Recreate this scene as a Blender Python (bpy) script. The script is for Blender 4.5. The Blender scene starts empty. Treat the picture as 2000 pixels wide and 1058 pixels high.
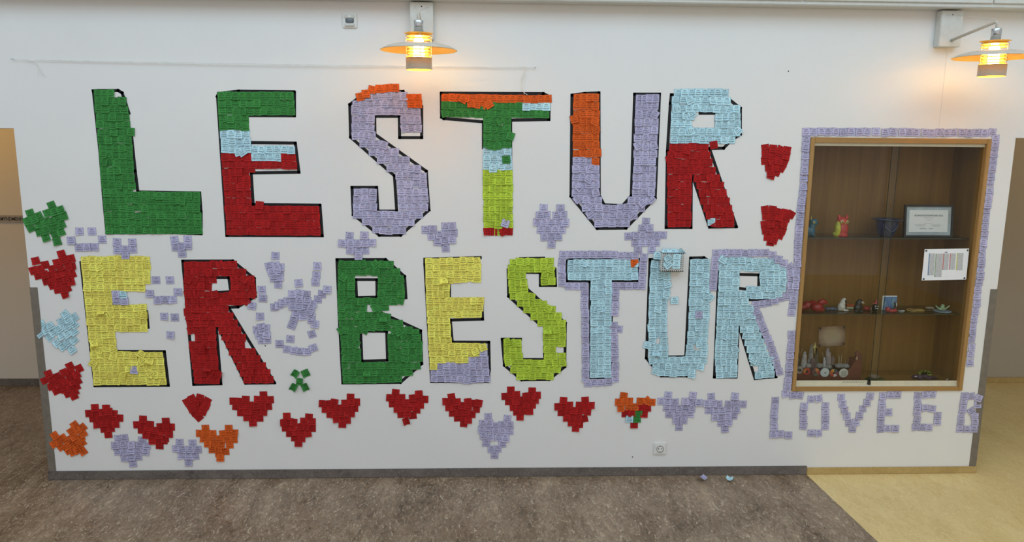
import bpy, bmesh, math, random
from mathutils import Vector, Matrix
random.seed(7)
S = bpy.context.scene
COL = S.collection
# ------------------------------------------------------------------ camera
FPX, CX, CY = 1470.0, 1000.0, 529.0
YAW, PIT, ROL = 0.03745604, 0.17479723, 0.00924308
CAM = Vector((0.0, -4.3863, 2.070))
def _axes():
    cw, sw = math.cos(YAW), math.sin(YAW); cp, sp = math.cos(PIT), math.sin(PIT)
    fw = Vector((sw*cp, cw*cp, -sp)); r = Vector((cw, -sw, 0)); u = r.cross(fw)
    cr, sr = math.cos(ROL), math.sin(ROL)
    return cr*r + sr*u, -sr*r + cr*u, fw
RX, UP, FW = _axes()
cd = bpy.data.cameras.new('camera'); cam = bpy.data.objects.new('camera', cd); COL.objects.link(cam)
M = Matrix((RX, UP, -FW)).transposed().to_4x4(); M.translation = CAM
cam.matrix_world = M
cd.sensor_fit = 'HORIZONTAL'; cd.sensor_width = 36.0; cd.lens = FPX/2000*36
S.camera = cam
# ------------------------------------------------------------------ light
W = bpy.data.worlds.new('world'); S.world = W; W.use_nodes = True
bg = W.node_tree.nodes['Background']; bg.inputs[0].default_value = (1.0, 0.965, 0.935, 1); bg.inputs[1].default_value = 0.71
def area(name, loc, aim, sx, sy, e, col):
    l = bpy.data.lights.new(name, 'AREA'); l.shape = 'RECTANGLE'; l.size = sx; l.size_y = sy; l.energy = e; l.color = col
    o = bpy.data.objects.new(name, l); COL.objects.link(o); o.location = loc
    o.rotation_euler = (Vector(aim)-Vector(loc)).to_track_quat('-Z', 'Y').to_euler(); return o
area('skylight', (0.3, -3.6, 5.2), (0.3, -0.9, 1.6), 9.0, 2.6, 130, (0.50, 0.79, 1.0))
S.view_settings.view_transform = 'Standard'; S.view_settings.look = 'None'
S.view_settings.exposure = 0.0; S.view_settings.gamma = 1.0; S.view_settings.use_curve_mapping = False

# ------------------------------------------------------------------ projection helpers
def ray(x, y): return FW + RX*((x-CX)/FPX) - UP*((y-CY)/FPX)
def atY(x, y, Y=0.0):
    k = ray(x, y); return CAM + k*((Y-CAM.y)/k.y)
def atZ(x, y, Z=0.0):
    k = ray(x, y); return CAM + k*((Z-CAM.z)/k.z)
def pix(P):
    d = Vector(P)-CAM; w = d.dot(FW); return CX + FPX*d.dot(RX)/w, CY - FPX*d.dot(UP)/w
CR = dict(a=(0,160,3.112), b=(400,160,3.111), c=(840,160,3.111), d=(1200,160,3.1125), e=(30,480,3.647), f=(340,480,3.647),
          g=(640,480,3.647), h=(960,480,3.647), i=(1230,480,3.647), j=(80,740,4.167), k=(540,740,4.167), l=(960,740,3.846),
          m=(1480,740,3.846), n=(1520,240,3.778), o=(1520,500,3.778), p=(0,0,1.0))
def cp(c, x, y):
    ox, oy, s = CR[c]; return ox + x/s, oy + y/s
def wz(c, x, y):
    p = atY(*cp(c, x, y)); return (p.x, p.z)
# ------------------------------------------------------------------ materials
def lin(h):
    if isinstance(h, tuple): v = [q/255 for q in h]
    else: v = [int(h[i:i+2], 16)/255 for i in (0, 2, 4)]
    return tuple((q/12.92 if q <= .04045 else ((q+.055)/1.055)**2.4) for q in v) + (1.0,)
class NT:
    def __init__(s, name):
        s.m = bpy.data.materials.new(name); s.m.use_nodes = True; s.t = s.m.node_tree; s.b = s.t.nodes['Principled BSDF']
    def n(s, kind, **kw):
        q = s.t.nodes.new(kind)
        for k, v in kw.items():
            if k.startswith('i_'):
                key = k[2:]; q.inputs[int(key) if key.isdigit() else key.replace('_', ' ')].default_value = v
            else: setattr(q, k, v)
        return q
    def l(s, a, b): s.t.links.new(a, b)
    def math(s, op, a, b=None, clamp=False):
        q = s.n('ShaderNodeMath', operation=op); q.use_clamp = clamp
        for i, v in enumerate((a, b)):
            if v is None: continue
            if isinstance(v, (int, float)): q.inputs[i].default_value = v
            else: s.l(v, q.inputs[i])
        return q.outputs[0]
    def mix(s, f, a, b):
        q = s.n('ShaderNodeMix', data_type='RGBA')
        for i, v in ((0, f), (6, a), (7, b)):
            if isinstance(v, (int, float, tuple)): q.inputs[i].default_value = v
            else: s.l(v, q.inputs[i])
        return q.outputs[2]
    def ramp(s, f, stops):
        q = s.n('ShaderNodeValToRGB'); e = q.color_ramp.elements
        while len(e) < len(stops): e.new(0.5)
        for k, (p, c) in zip(e, stops): k.position = p; k.color = c
        s.l(f, q.inputs[0]); return q.outputs[0]
    def noise(s, vec, scale, detail=4, rough=.55, dist=0):
        q = s.n('ShaderNodeTexNoise'); q.inputs['Scale'].default_value = scale; q.inputs['Detail'].default_value = detail
        q.inputs['Roughness'].default_value = rough; q.inputs['Distortion'].default_value = dist
        if vec is not None: s.l(vec, q.inputs['Vector'])
        return q.outputs['Fac']
    def coord(s, which='Object', scale=(1, 1, 1), rot=(0, 0, 0)):
        t = s.n('ShaderNodeTexCoord'); mp = s.n('ShaderNodeMapping'); mp.inputs['Scale'].default_value = scale; mp.inputs['Rotation'].default_value = rot
        s.l(t.outputs[which], mp.inputs[0]); return mp.outputs[0]
    def bump(s, h, st=.2, d=.01):
        q = s.n('ShaderNodeBump'); q.inputs['Strength'].default_value = st; q.inputs['Distance'].default_value = d
        s.l(h, q.inputs['Height']); s.l(q.outputs[0], s.b.inputs['Normal'])
    def col(s, c):
        if isinstance(c, tuple): s.b.inputs['Base Color'].default_value = c
        else: s.l(c, s.b.inputs['Base Color'])
    def rough(s, r, spec=.5): s.b.inputs['Roughness'].default_value = r; s.b.inputs['Specular IOR Level'].default_value = spec
_M = {}
def plain(name, c, rough=.5, metal=0, var=.08, spec=.5, coat=0, scale=30):
    if name in _M: return _M[name]
    m = NT(name); c = lin(c); v = m.noise(m.coord(), scale, 3)
    d = tuple(q*(1-var*2) for q in c[:3])+(1,); b = tuple(min(1, q*(1+var)) for q in c[:3])+(1,)
    m.col(m.ramp(v, [(.3, d), (.7, b)])); m.rough(rough, spec); m.b.inputs['Metallic'].default_value = metal
    m.b.inputs['Coat Weight'].default_value = coat; m.b.inputs['Coat Roughness'].default_value = .08
    _M[name] = m.m; return m.m
def wall_paint(name, c, rough=.5):
    m = NT(name); c = lin(c); co = m.coord()
    n1 = m.noise(co, 1.6, 5, .6); n2 = m.noise(co, 9, 4, .7)
    big = m.ramp(n1, [(.3, tuple(q*.965 for q in c[:3])+(1,)), (.7, c)])
    sm = m.ramp(n2, [(.70, (0, 0, 0, 1)), (.82, (1, 1, 1, 1))])
    f = m.math('MULTIPLY', sm, .10)
    m.col(m.mix(f, big, tuple(q*.7 for q in c[:3])+(1,)))
    m.rough(rough, .35); m.bump(m.noise(co, 220, 3), .06, .002); return m.m
def lino(name, stops, fleck_l, fleck_d, sc=1.0):
    m = NT(name); co = m.coord('Object', (1.0, .42, 1.0), (0, 0, .12))
    n1 = m.noise(co, 4.2*sc, 8, .68, .7); n2 = m.noise(co, 40*sc, 8, .8, 1.1)
    a = m.math('ADD', m.math('MULTIPLY', n1, .5), m.math('MULTIPLY', n2, .5))
    base = m.ramp(a, stops)
    f1 = m.noise(co, 40*sc, 7, .75, 2.2); f2 = m.noise(m.coord('Object', (1.2, .5, 1), (0, 0, -.2)), 36*sc, 7, .75, 2.0)
    base = m.mix(m.math('MULTIPLY', m.ramp(f1, [(.56, (0, 0, 0, 1)), (.62, (1, 1, 1, 1))]), .7), base, fleck_l)
    base = m.mix(m.math('MULTIPLY', m.ramp(f2, [(.57, (0, 0, 0, 1)), (.63, (1, 1, 1, 1))]), .7), base, fleck_d)
    m.col(base); m.rough(.42, .4); m.bump(n2, .05, .003); return m.m
def wood(name, c1, c2, c3, axis='Z', rough=.45, sc=1.0):
    m = NT(name); s = [26*sc]*3; s['XYZ'.index(axis)] = .9*sc
    co = m.coord('Object', tuple(s)); n = m.noise(co, 1.0, 6, .6, .6)
    s2 = [4.2*sc]*3; s2['XYZ'.index(axis)] = .25*sc
    n2 = m.noise(m.coord('Object', tuple(s2)), 1.0, 4, .6, 1.5)
    a = m.math('ADD', m.math('MULTIPLY', n, .45), m.math('MULTIPLY', n2, .55))
    m.col(m.ramp(a, [(.32, lin(c1)), (.5, lin(c2)), (.68, lin(c3))])); m.rough(rough, .4); return m.m
def note_mat(name, c, dark):
    m = NT(name); t = m.n('ShaderNodeTexCoord'); sp = m.n('ShaderNodeSeparateXYZ'); m.l(t.outputs['UV'], sp.inputs[0])
    u, v = sp.outputs[0], sp.outputs[1]; oi = m.n('ShaderNodeObjectInfo'); rnd = oi.outputs['Random']
    cu = m.math('SUBTRACT', u, .5); arch = m.math('MULTIPLY', m.math('MULTIPLY', cu, cu), -1.1)
    def band(v0, hw, u0, u1, sc, thr, bend=None):
        vv = v if bend is None else m.math('SUBTRACT', v, bend)
        d = m.math('LESS_THAN', m.math('ABSOLUTE', m.math('SUBTRACT', vv, v0)), hw)
        e = m.math('LESS_THAN', m.math('ABSOLUTE', m.math('SUBTRACT', u, (u0+u1)/2)), (u1-u0)/2)
        cmb = m.n('ShaderNodeCombineXYZ'); m.l(m.math('MULTIPLY', u, sc), cmb.inputs[0]); m.l(m.math('ADD', m.math('MULTIPLY', rnd, 60), v0*37), cmb.inputs[1])
        m.l(m.math('MULTIPLY', v, 9), cmb.inputs[2])
        w = m.math('GREATER_THAN', m.noise(cmb.outputs[0], 1.0, 2), thr)
        return m.math('MULTIPLY', m.math('MULTIPLY', d, e), w)
    ms = [band(.80, .05, .30, .70, 26, .44, arch), band(.66, .028, .28, .72, 30, .45), band(.50, .036, .18, .84, 26, .42),
          band(.27, .052, .12, .88, 24, .41), band(.13, .022, .30, .70, 30, .46)]
    k = ms[0]
    for q in ms[1:]: k = m.math('MAXIMUM', k, q)
    for (u0, v0, r) in ((.09, .90, .045), (.91, .92, .028)):
        du = m.math('SUBTRACT', u, u0); dv = m.math('SUBTRACT', v, v0)
        rr = m.math('ADD', m.math('MULTIPLY', du, du), m.math('MULTIPLY', dv, dv))
        k = m.math('MAXIMUM', k, m.math('LESS_THAN', rr, r*r))
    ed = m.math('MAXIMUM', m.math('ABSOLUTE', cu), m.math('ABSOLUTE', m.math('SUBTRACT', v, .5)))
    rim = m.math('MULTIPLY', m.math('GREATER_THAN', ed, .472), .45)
    c = lin(c); hi = tuple(min(1, q*1.10) for q in c[:3])+(1,); lo = tuple(q*.86 for q in c[:3])+(1,)
    base = m.mix(rnd, lo, hi); ink = tuple(q*dark for q in c[:3])+(1,)
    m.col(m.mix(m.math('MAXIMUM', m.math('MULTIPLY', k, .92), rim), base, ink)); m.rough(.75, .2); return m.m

def glass_mat(name, tint, k=1.0):
    m = NT(name); t = m.t; t.nodes.remove(m.b); out = [q for q in t.nodes if q.type == 'OUTPUT_MATERIAL'][0]
    tr = m.n('ShaderNodeBsdfTransparent'); tr.inputs[0].default_value = tint
    gl = m.n('ShaderNodeBsdfGlossy'); gl.inputs['Roughness'].default_value = .02
    fr = m.n('ShaderNodeFresnel'); fr.inputs[0].default_value = 1.45
    mx = m.n('ShaderNodeMixShader'); m.l(m.math('MULTIPLY', fr.outputs[0], k), mx.inputs[0]); m.l(tr.outputs[0], mx.inputs[1]); m.l(gl.outputs[0], mx.inputs[2])
    m.l(mx.outputs[0], out.inputs[0]); return m.m

MAT = dict(
    wall=wall_paint('white_wall_paint', (236, 235, 233)),
    far=wall_paint('beige_wall_paint', (222, 212, 198)),
    farr=wall_paint('greige_wall_paint', (180, 170, 156)),
    lino_g=lino('brown_marbled_linoleum', [(.38, lin('524333')), (.46, lin('7a6652')), (.54, lin('8f7c68')), (.62, lin('a8927b'))], lin('cdbfa6'), lin('332a22')),
    lino_c=lino('cream_marbled_linoleum', [(.34, lin('cdb272')), (.48, lin('dcc286')), (.64, lin('e8d196'))], lin('e9d6a0'), lin('c4a766')),
    base_g=lino('grey_marbled_linoleum', [(.36, lin('544c48')), (.5, lin('6d6560')), (.64, lin('7f766f'))], lin('978d85'), lin('3c3633'), 1.5),
    base_c=lino('cream_skirting_linoleum', [(.34, lin('a98f57')), (.48, lin('b89c64')), (.64, lin('c6ab74'))], lin('cdb47e'), lin('977d48'), 1.5),
    guard=plain('grey_guard_plastic', (122, 114, 103), .5),
    tape=plain('black_tape', (22, 22, 26), .6, spec=.3),
    white=plain('white_plastic', (232, 232, 228), .35, var=.02),
    white2=plain('white_lacquer', (214, 214, 208), .4, var=.03),
    dark=plain('dark_plastic', (30, 30, 32), .4),
    smoke=plain('smoked_lens', (105, 112, 118), .15, var=.2),
    chrome=plain('chrome', (200, 203, 208), .14, metal=1, var=.02),
    lampgrey=plain('lamp_grey_lacquer', (204, 196, 182), .4, var=.03),
    lampyel=plain('lamp_yellow_lacquer', (255, 212, 104), .55, var=.02),
    string=plain('white_string', (232, 230, 224), .8),
    frame=wood('cabinet_frame_beech', '9a7440', 'a8814c', 'b58e5a', 'Z', .4, 1.3),
    frameh=wood('cabinet_frame_beech_across', '9a7440', 'a8814c', 'b58e5a', 'X', .4, 1.3),
    oak=wood('oak_veneer', '75501f', '866029', '98713a', 'Z', .5),
    oakx=wood('oak_veneer_across', '75501f', '866029', '98713a', 'X', .5),
    track=plain('cream_track', (216, 208, 182), .45, var=.03),
    glass=glass_mat('clear_pane', (.975, .985, .97, 1), .5),
    shelfglass=glass_mat('shelf_glass', (.95, .98, .96, 1), .9),
    gedge=plain('dark_glass_edge', (52, 60, 48), .2),
    paper=plain('white_paper', (238, 240, 244), .7, var=.01),
    ink=plain('black_ink', (28, 28, 30), .7),
)
NOTE = dict(
    G=note_mat('green_note_paper', (64, 140, 68), .24), R=note_mat('red_note_paper', (178, 30, 31), .32),
    L=note_mat('lavender_note_paper', (190, 186, 219), .22), B=note_mat('light_blue_note_paper', (192, 232, 246), .22),
    Y=note_mat('yellow_note_paper', (255, 240, 112), .24), M=note_mat('lime_note_paper', (190, 218, 70), .26),
    O=note_mat('orange_note_paper', (224, 97, 36), .30))
# ------------------------------------------------------------------ mesh helpers
def link(name, bm, mat, parent=None, smooth=False, loc=None):
    me = bpy.data.meshes.new(name); bm.to_mesh(me); bm.free()
    for mm in (mat if isinstance(mat, (list, tuple)) else [mat]): me.materials.append(mm)
    if smooth:
        for p in me.polygons: p.use_smooth = True
    o = bpy.data.objects.new(name, me); COL.objects.link(o)
    if parent is not None: o.parent = parent
    if loc is not None: o.location = loc
    return o
def tag(o, label=None, cat=None, group=None, kind=None):
    for k, v in (('label', label), ('category', cat), ('group', group), ('kind', kind)):
        if v: o[k] = v
    return o
def empty(name, loc, label, cat, group=None):
    o = bpy.data.objects.new(name, None); COL.objects.link(o); o.location = loc; o.empty_display_size = .05
    return tag(o, label, cat, group)
def box(bm, x0, x1, y0, y1, z0, z1):
    vs = [bm.verts.new((x, y, z)) for x in (x0, x1) for y in (y0, y1) for z in (z0, z1)]
    for f in ((0, 1, 3, 2), (4, 6, 7, 5), (0, 4, 5, 1), (2, 3, 7, 6), (0, 2, 6, 4), (1, 5, 7, 3)): bm.faces.new([vs[i] for i in f])
    return vs
def rbox(bm, x0, x1, y0, y1, z0, z1, r=.003, seg=2):
    b2 = bmesh.new(); box(b2, x0, x1, y0, y1, z0, z1); bmesh.ops.recalc_face_normals(b2, faces=b2.faces)
    bmesh.ops.bevel(b2, geom=list(b2.edges), offset=r, segments=seg, affect='EDGES')
    merge(bm, b2)
def merge(bm, b2):
    me = bpy.data.meshes.new('tmp'); b2.to_mesh(me); b2.free(); bm.from_mesh(me); bpy.data.meshes.remove(me)
def lathe(bm, prof, seg=40, c=(0, 0, 0), closed=False):
    rings = []
    for r, z in prof:
        rings.append([bm.verts.new((c[0]+max(r, 1e-5)*math.cos(2*math.pi*i/seg), c[1]+max(r, 1e-5)*math.sin(2*math.pi*i/seg), c[2]+z)) for i in range(seg)])
    pairs = list(zip(rings, rings[1:])) + ([(rings[-1], rings[0])] if closed else [])
    for a, b in pairs:
        for i in range(seg): bm.faces.new((a[i], a[(i+1) % seg], b[(i+1) % seg], b[i]))
def tube(bm, pts, r, seg=8):
    pts = [Vector(p) for p in pts]; rings = []; up = None
    for i, p in enumerate(pts):
        d = (pts[min(i+1, len(pts)-1)]-pts[max(i-1, 0)]).normalized()
        if up is None or abs(d.dot(up)) > .98: up = Vector((0, 0, 1)) if abs(d.z) < .9 else Vector((1, 0, 0))
        s = d.cross(up).normalized(); t = s.cross(d)
        rr = r[i] if isinstance(r, (list, tuple)) else r
        rings.append([bm.verts.new(p + rr*(s*math.cos(2*math.pi*k/seg) + t*math.sin(2*math.pi*k/seg))) for k in range(seg)])
    for a, b in zip(rings, rings[1:]):
        for k in range(seg): bm.faces.new((a[k], a[(k+1) % seg], b[(k+1) % seg], b[k]))
    bm.faces.new(rings[0][::-1]); bm.faces.new(rings[-1])
def ball(bm, c, r, seg=14):
    if isinstance(r, (int, float)): r = (r, r, r)
    m = Matrix.Translation(c) @ Matrix.Diagonal((*r, 1)); bmesh.ops.create_uvsphere(bm, u_segments=seg, v_segments=max(6, seg*2//3), radius=1, matrix=m)
def prism(bm, pts, y0, y1):
    """outline in x,z extruded along y"""
    a = [bm.verts.new((x, y0, z)) for x, z in pts]; b = [bm.verts.new((x, y1, z)) for x, z in pts]
    f1 = bm.faces.new(a); f2 = bm.faces.new(b[::-1]); n = len(pts)
    for i in range(n): bm.faces.new((a[i], b[i], b[(i+1) % n], a[(i+1) % n]))
    bmesh.ops.triangulate(bm, faces=[f1, f2]); bmesh.ops.recalc_face_normals(bm, faces=bm.faces)
def clay(name, bm, mat, parent, vox=.0028, it=4):
    """fuse overlapping lumps into one continuous surface"""
    o = link('tmp', bm, mat); md = o.modifiers.new('r', 'REMESH'); md.mode = 'VOXEL'; md.voxel_size = vox
    sm = o.modifiers.new('s', 'SMOOTH'); sm.iterations = it; sm.factor = .5
    dg = bpy.context.evaluated_depsgraph_get(); me = bpy.data.meshes.new_from_object(o.evaluated_get(dg))
    bpy.data.objects.remove(o)
    for p in me.polygons: p.use_smooth = True
    me.name = name; me.materials.clear(); me.materials.append(mat)
    q = bpy.data.objects.new(name, me); COL.objects.link(q); q.parent = parent; return q
def text(name, s, size, mat, parent, loc, depth=.0006, align='CENTER', bold=0.0, rotx=math.pi/2, sx=1.0):
    cu = bpy.data.curves.new('t', 'FONT'); cu.body = s; cu.size = size; cu.align_x = align; cu.align_y = 'CENTER'; cu.extrude = depth; cu.offset = bold; cu.resolution_u = 2
    o = bpy.data.objects.new('t', cu); COL.objects.link(o)
    me = bpy.data.meshes.new_from_object(o.evaluated_get(bpy.context.evaluated_depsgraph_get())); bpy.data.objects.remove(o)
    me.name = name; me.materials.clear(); me.materials.append(mat)
    q = bpy.data.objects.new(name, me); COL.objects.link(q); q.parent = parent; q.location = loc; q.rotation_euler = (rotx, 0, 0); q.scale = (sx, 1, 1); return q
def struct(o): o['kind'] = 'structure'; return o

# ================================================================== STRUCTURE
XL, XR, ZO = -2.635, 3.122, 2.098           # wall corners and height of the two openings
CX0, CX1, CZ0, CZ1 = 1.897, 2.973, .549, 2.090   # cabinet outer frame
WT = .36
bm = bmesh.new()
xs = [-5.2, XL, CX0+.012, CX1-.012, XR, 6.2]; zs = [0, CZ0+.012, CZ1-.012, ZO, 4.6]
for i in range(5):
    for k in range(4):
        if k < 3 and i in (0, 4): continue
        if k == 1 and i == 2: continue
        box(bm, xs[i], xs[i+1], 0, WT, zs[k], zs[k+1])
bmesh.ops.remove_doubles(bm, verts=bm.verts, dist=1e-5)
dup = {}
for f in bm.faces: dup.setdefault(tuple(round(q, 4) for q in f.calc_center_median()), []).append(f)
bmesh.ops.delete(bm, geom=[f for v in dup.values() if len(v) > 1 for f in v], context='FACES')
bmesh.ops.recalc_face_normals(bm, faces=bm.faces)
struct(tag(link('wall_front', bm, MAT['wall']), 'white painted wall covered with letters made of paper notes', 'wall'))
FY = 1.78
A = atZ(1576, 927); B = atZ(1715, 1058); dirn = (B-A); xend = A.x + dirn.x*((-7-A.y)/dirn.y)
def floor(name, pts, mat, label):
    bm = bmesh.new(); a = [bm.verts.new((x, y, 0)) for x, y in pts]; b = [bm.verts.new((x, y, -.05)) for x, y in pts]
    bm.faces.new(a); bm.faces.new(b[::-1]); n = len(pts)
    for i in range(n): bm.faces.new((a[i], b[i], b[(i+1) % n], a[(i+1) % n]))
    bmesh.ops.recalc_face_normals(bm, faces=bm.faces); return struct(tag(link(name, bm, mat), label, 'floor'))
floor('floor', [(-5.2, -7), (xend, -7), (A.x, A.y), (A.x, FY+.2), (-5.2, FY+.2)], MAT['lino_g'], 'brown grey marbled linoleum floor in front of the wall')
floor('floor_cream', [(xend, -7), (6.2, -7), (6.2, FY+.2), (A.x, FY+.2), (A.x, A.y)], MAT['lino_c'], 'cream yellow marbled linoleum floor beside the brown one')
def bx(name, d, mat, label=None, cat=None, r=0):
    bm = bmesh.new()
    (rbox(bm, *d, r=r) if r else box(bm, *d)); bmesh.ops.recalc_face_normals(bm, faces=bm.faces)
    o = link(name, bm, mat)
    return struct(tag(o, label, cat))
bx('wall_left_passage', (-5.2, .35, FY, FY+.15, 0, 2.5), MAT['far'], 'beige wall at the back of the passage with the grey sign', 'wall')
bx('wall_right_passage', (.35, 6.2, FY, FY+.15, 0, 2.5), MAT['farr'], 'grey beige wall at the back of the passage with cream skirting', 'wall')
bx('wall_left', (-5.3, -5.2, -7, FY+.15, 0, 4.6), MAT['wall'], 'white side wall of the hall beyond the passage with the sign', 'wall')
bx('wall_right', (6.2, 6.3, -7, FY+.15, 0, 4.6), MAT['wall'], 'white side wall of the hall beyond the cabinet end', 'wall')
bx('ceiling', (-5.2, 6.2, WT, FY+.15, 2.45, 2.55), MAT['far'], 'low ceiling over the passage behind the wall', 'ceiling')
bx('baseboard_left', (-5.2, .35, FY-.012, FY, 0, .06), MAT['base_g'], 'dark grey skirting along the beige passage wall', 'baseboard', .003)
bx('baseboard_right', (.35, 6.2, FY-.012, FY, 0, .05), MAT['base_c'], 'cream skirting along the grey beige passage wall', 'baseboard', .003)
bx('baseboard_front', (XL-.008, A.x, -.010, 0, 0, .056), MAT['base_g'], 'dark grey marbled skirting under the white wall', 'baseboard', .003)
bx('baseboard_front_cream', (A.x, XR+.008, -.010, 0, 0, .045), MAT['base_c'], 'short cream skirting under the display cabinet end of the wall', 'baseboard', .003)
def guard(name, x, s, z0, label):
    bm = bmesh.new(); w = .041; t = .003
    pts = [(x-s*w, -t), (x+s*t, -t), (x+s*t, w), (x, w), (x, 0), (x-s*w, 0)]
    a = [bm.verts.new((px, py, z0)) for px, py in pts]; b = [bm.verts.new((px, py, 1.191)) for px, py in pts]
    bm.faces.new(a); bm.faces.new(b)
    for i in range(6): bm.faces.new((a[i], a[(i+1) % 6], b[(i+1) % 6], b[i]))
    bmesh.ops.recalc_face_normals(bm, faces=bm.faces); struct(tag(link(name, bm, MAT['guard']), label, 'corner guard'))
guard('trim_1', XL, -1, .056, 'grey plastic corner guard beside the note hearts on the wall edge')
guard('trim_2', XR, 1, .045, 'grey plastic corner guard on the wall edge by the display cabinet')
xc = atY(1849, 170).x
bx('trim_4', (xc-.022, xc+.022, -.0025, 0, 2.135, atY(1849, 85).z), MAT['wall'], 'flat painted cable cover running down from the wall lamp', 'cable cover', .0012)
# ledge running along the top of the wall
zb = atY(1500, 8.5, -.11).z
led = struct(tag(bx('trim_3', (-5.2, 6.2, -.11, 0, zb, zb+.35), MAT['white2'], r=.004), 'white panelled ledge running along the top of the wall', 'ledge'))
p0 = atY(1570, 3, -.12).x; pw = atY(1941, 5, -.12).x - p0
for k in range(-6, 4):
    bm = bmesh.new(); rbox(bm, p0+k*pw+.003, p0+(k+1)*pw-.003, -.122, -.109, zb+.022, zb+.34, r=.003); link('panel', bm, MAT['white2'], led)

# ================================================================== PAPER NOTES
NW, NH = .0462, .0452
def _note_mesh(v):
    N = 4; bm = bmesh.new(); uvl = bm.loops.layers.uv.new('UVMap'); grid = []
    for j in range(N+1):
        row = []
        for i in range(N+1):
            u, w = i/N, j/N; x = (u-.5)*NW; z = (w-.5)*NH; y = -.0010*(1-w)
            if v == 1: y -= .0045*(1-w)**2
            elif v == 2: t = max(0, (u+1-w)/2-.55); y -= .055*t*t; x -= t*.006; z += t*.006
            elif v == 3: t = max(0, ((1-u)+1-w)/2-.55); y -= .055*t*t; x += t*.006; z += t*.006
            elif v == 4: y -= .004*(2*u-1)**2
            elif v == 5:                     # bottom half rolled up off the wall
                t = max(0, .62-w); y -= .030*t; z += t*t*.045
            elif v == 6:                     # bent round a vertical axis, edges standing off
                y -= .012*(2*u-1)**2; x *= .86
            elif v == 7: t = max(0, (u+w)/2-.6); y -= .09*t*t; x -= t*.01; z -= t*.01
            row.append((bm.verts.new((x, y, z)), (u, w)))
        grid.append(row)
    for j in range(N):
        for i in range(N):
            q = [grid[j][i], grid[j][i+1], grid[j+1][i+1], grid[j+1][i]]
            f = bm.faces.new([p[0] for p in q]); f.smooth = True
            for lp, p in zip(f.loops, q): lp[uvl].uv = p[1]
    return bm
_NM = {}
def note_mesh(v, c):
    if (v, c) not in _NM:
        bm = _note_mesh(v); me = bpy.data.meshes.new('paper_note'); bm.to_mesh(me); bm.free(); me.materials.append(NOTE[c]); _NM[(v, c)] = me
    return _NM[(v, c)]
VAR = [0]*9 + [1]*4 + [2]*2 + [3]*2 + [4]*2
_cnt = 0
def note(root, X, Z, c, rot=0, v=None, jit=2.5, lay=None, Y=0.0, s=1.0, name='paper_note'):
    global _cnt; _cnt += 1
    if v is None: v = random.choice(VAR)
    if lay is None: lay = _cnt % 7
    o = bpy.data.objects.new(name, note_mesh(v, c)); COL.objects.link(o); o.parent = root
    o.location = Vector((X, Y-.0012-.00042*lay, Z)) - root.location
    o.rotation_euler = (0, -math.radians(rot + random.gauss(0, jit)), 0)
    o.scale = (s, 1, s)
    return o
def inside(x, z, polys):
    k = False
    for P in polys:
        n = len(P)
        for i in range(n):
            (x1, z1), (x2, z2) = P[i], P[(i+1) % n]
            if (z1 > z) != (z2 > z) and x < (x2-x1)*(z-z1)/(z2-z1)+x1: k = not k
    return k
def spans(z, polys):
    xs = []
    for P in polys:
        n = len(P)
        for i in range(n):
            (x1, z1), (x2, z2) = P[i], P[(i+1) % n]
            if (z1 > z) != (z2 > z): xs.append((x2-x1)*(z-z1)/(z2-z1)+x1)
    xs.sort(); return list(zip(xs[::2], xs[1::2]))
def tape(root, c, pts, closed=False, w=.0175):
    P = [wz(c, *p) for p in pts]
    if closed: P = P+[P[0]]
    for (x1, z1), (x2, z2) in zip(P, P[1:]):
        dx, dz = x2-x1, z2-z1; L = math.hypot(dx, dz)
        if L < .004: continue
        bm = bmesh.new(); box(bm, -L/2-w*.45, L/2+w*.45, -.0007, 0, -w/2, w/2)
        o = link('outline_tape', bm, MAT['tape'], root, loc=Vector(((x1+x2)/2, -.0001, (z1+z2)/2))-root.location)
        o.rotation_euler = (0, -math.atan2(dz, dx), 0)
def letter(name, label, c, fill, tapes, colours, default, holes=(), gaps=(), extra=(), px=.0415, pz=.0435, mess=.04, jit=2.2, group=None):
    polys = [[wz(c, *p) for p in fill]] + [[wz(c, *p) for p in h] for h in holes]
    zmin = min(z for _, z in polys[0]); zmax = max(z for _, z in polys[0]); xm = sum(x for x, _ in polys[0])/len(polys[0])
    root = empty(name, (xm, 0, zmin), label, 'letter', group)
    for t in tapes:
        tape(root, c, t[0], t[1])
    n = max(1, round((zmax-zmin-NH)/pz)); st = (zmax-zmin-NH)/n
    ox, oy, s = CR[c]
    for r in range(n+1):
        z = zmax-NH/2-r*st
        if not spans(z, polys): continue
        for (x0, x1) in spans(z, polys):
            w = x1-x0
            if w < NW*.35: continue
            m = max(1, math.ceil((w-NW*.94)/min(px, .0428)-.12)+1)
            for k in range(m):
                x = (x0+x1)/2 if m == 1 else x0+NW*.47+(w-NW*.94)*k/(m-1)
                zz = z
                for _ in range(10):
                    lo, hi = inside(x, zz-NH*.40, polys), inside(x, zz+NH*.40, polys)
                    if lo == hi: break
                    zz += .0022 if hi else -.0022
                x += random.gauss(0, .0014); zz += random.gauss(0, .0016)
                pxl = pix((x, 0, zz)); q = ((pxl[0]-ox)*s, (pxl[1]-oy)*s)
                if any(abs(q[0]-g[0]) < g[2] and abs(q[1]-g[1]) < g[3] for g in gaps): continue
                col = default
                for poly, cc in colours:
                    if inside(q[0], q[1], [poly]): col = cc; break
                if random.random() < mess: note(root, x, zz, col, random.uniform(-28, 28), random.choice([2, 3, 1, 4]), 2, 6+random.random()*3)
                else: note(root, x, zz, col, 0, None, jit, (k*2+r*3) % 7)
    for e in extra:
        x, z = wz(c, e[0], e[1]); note(root, x, z, e[2], e[3] if len(e) > 3 else 0, e[4] if len(e) > 4 else None, 3, 9.5+random.random())
    return root
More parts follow.
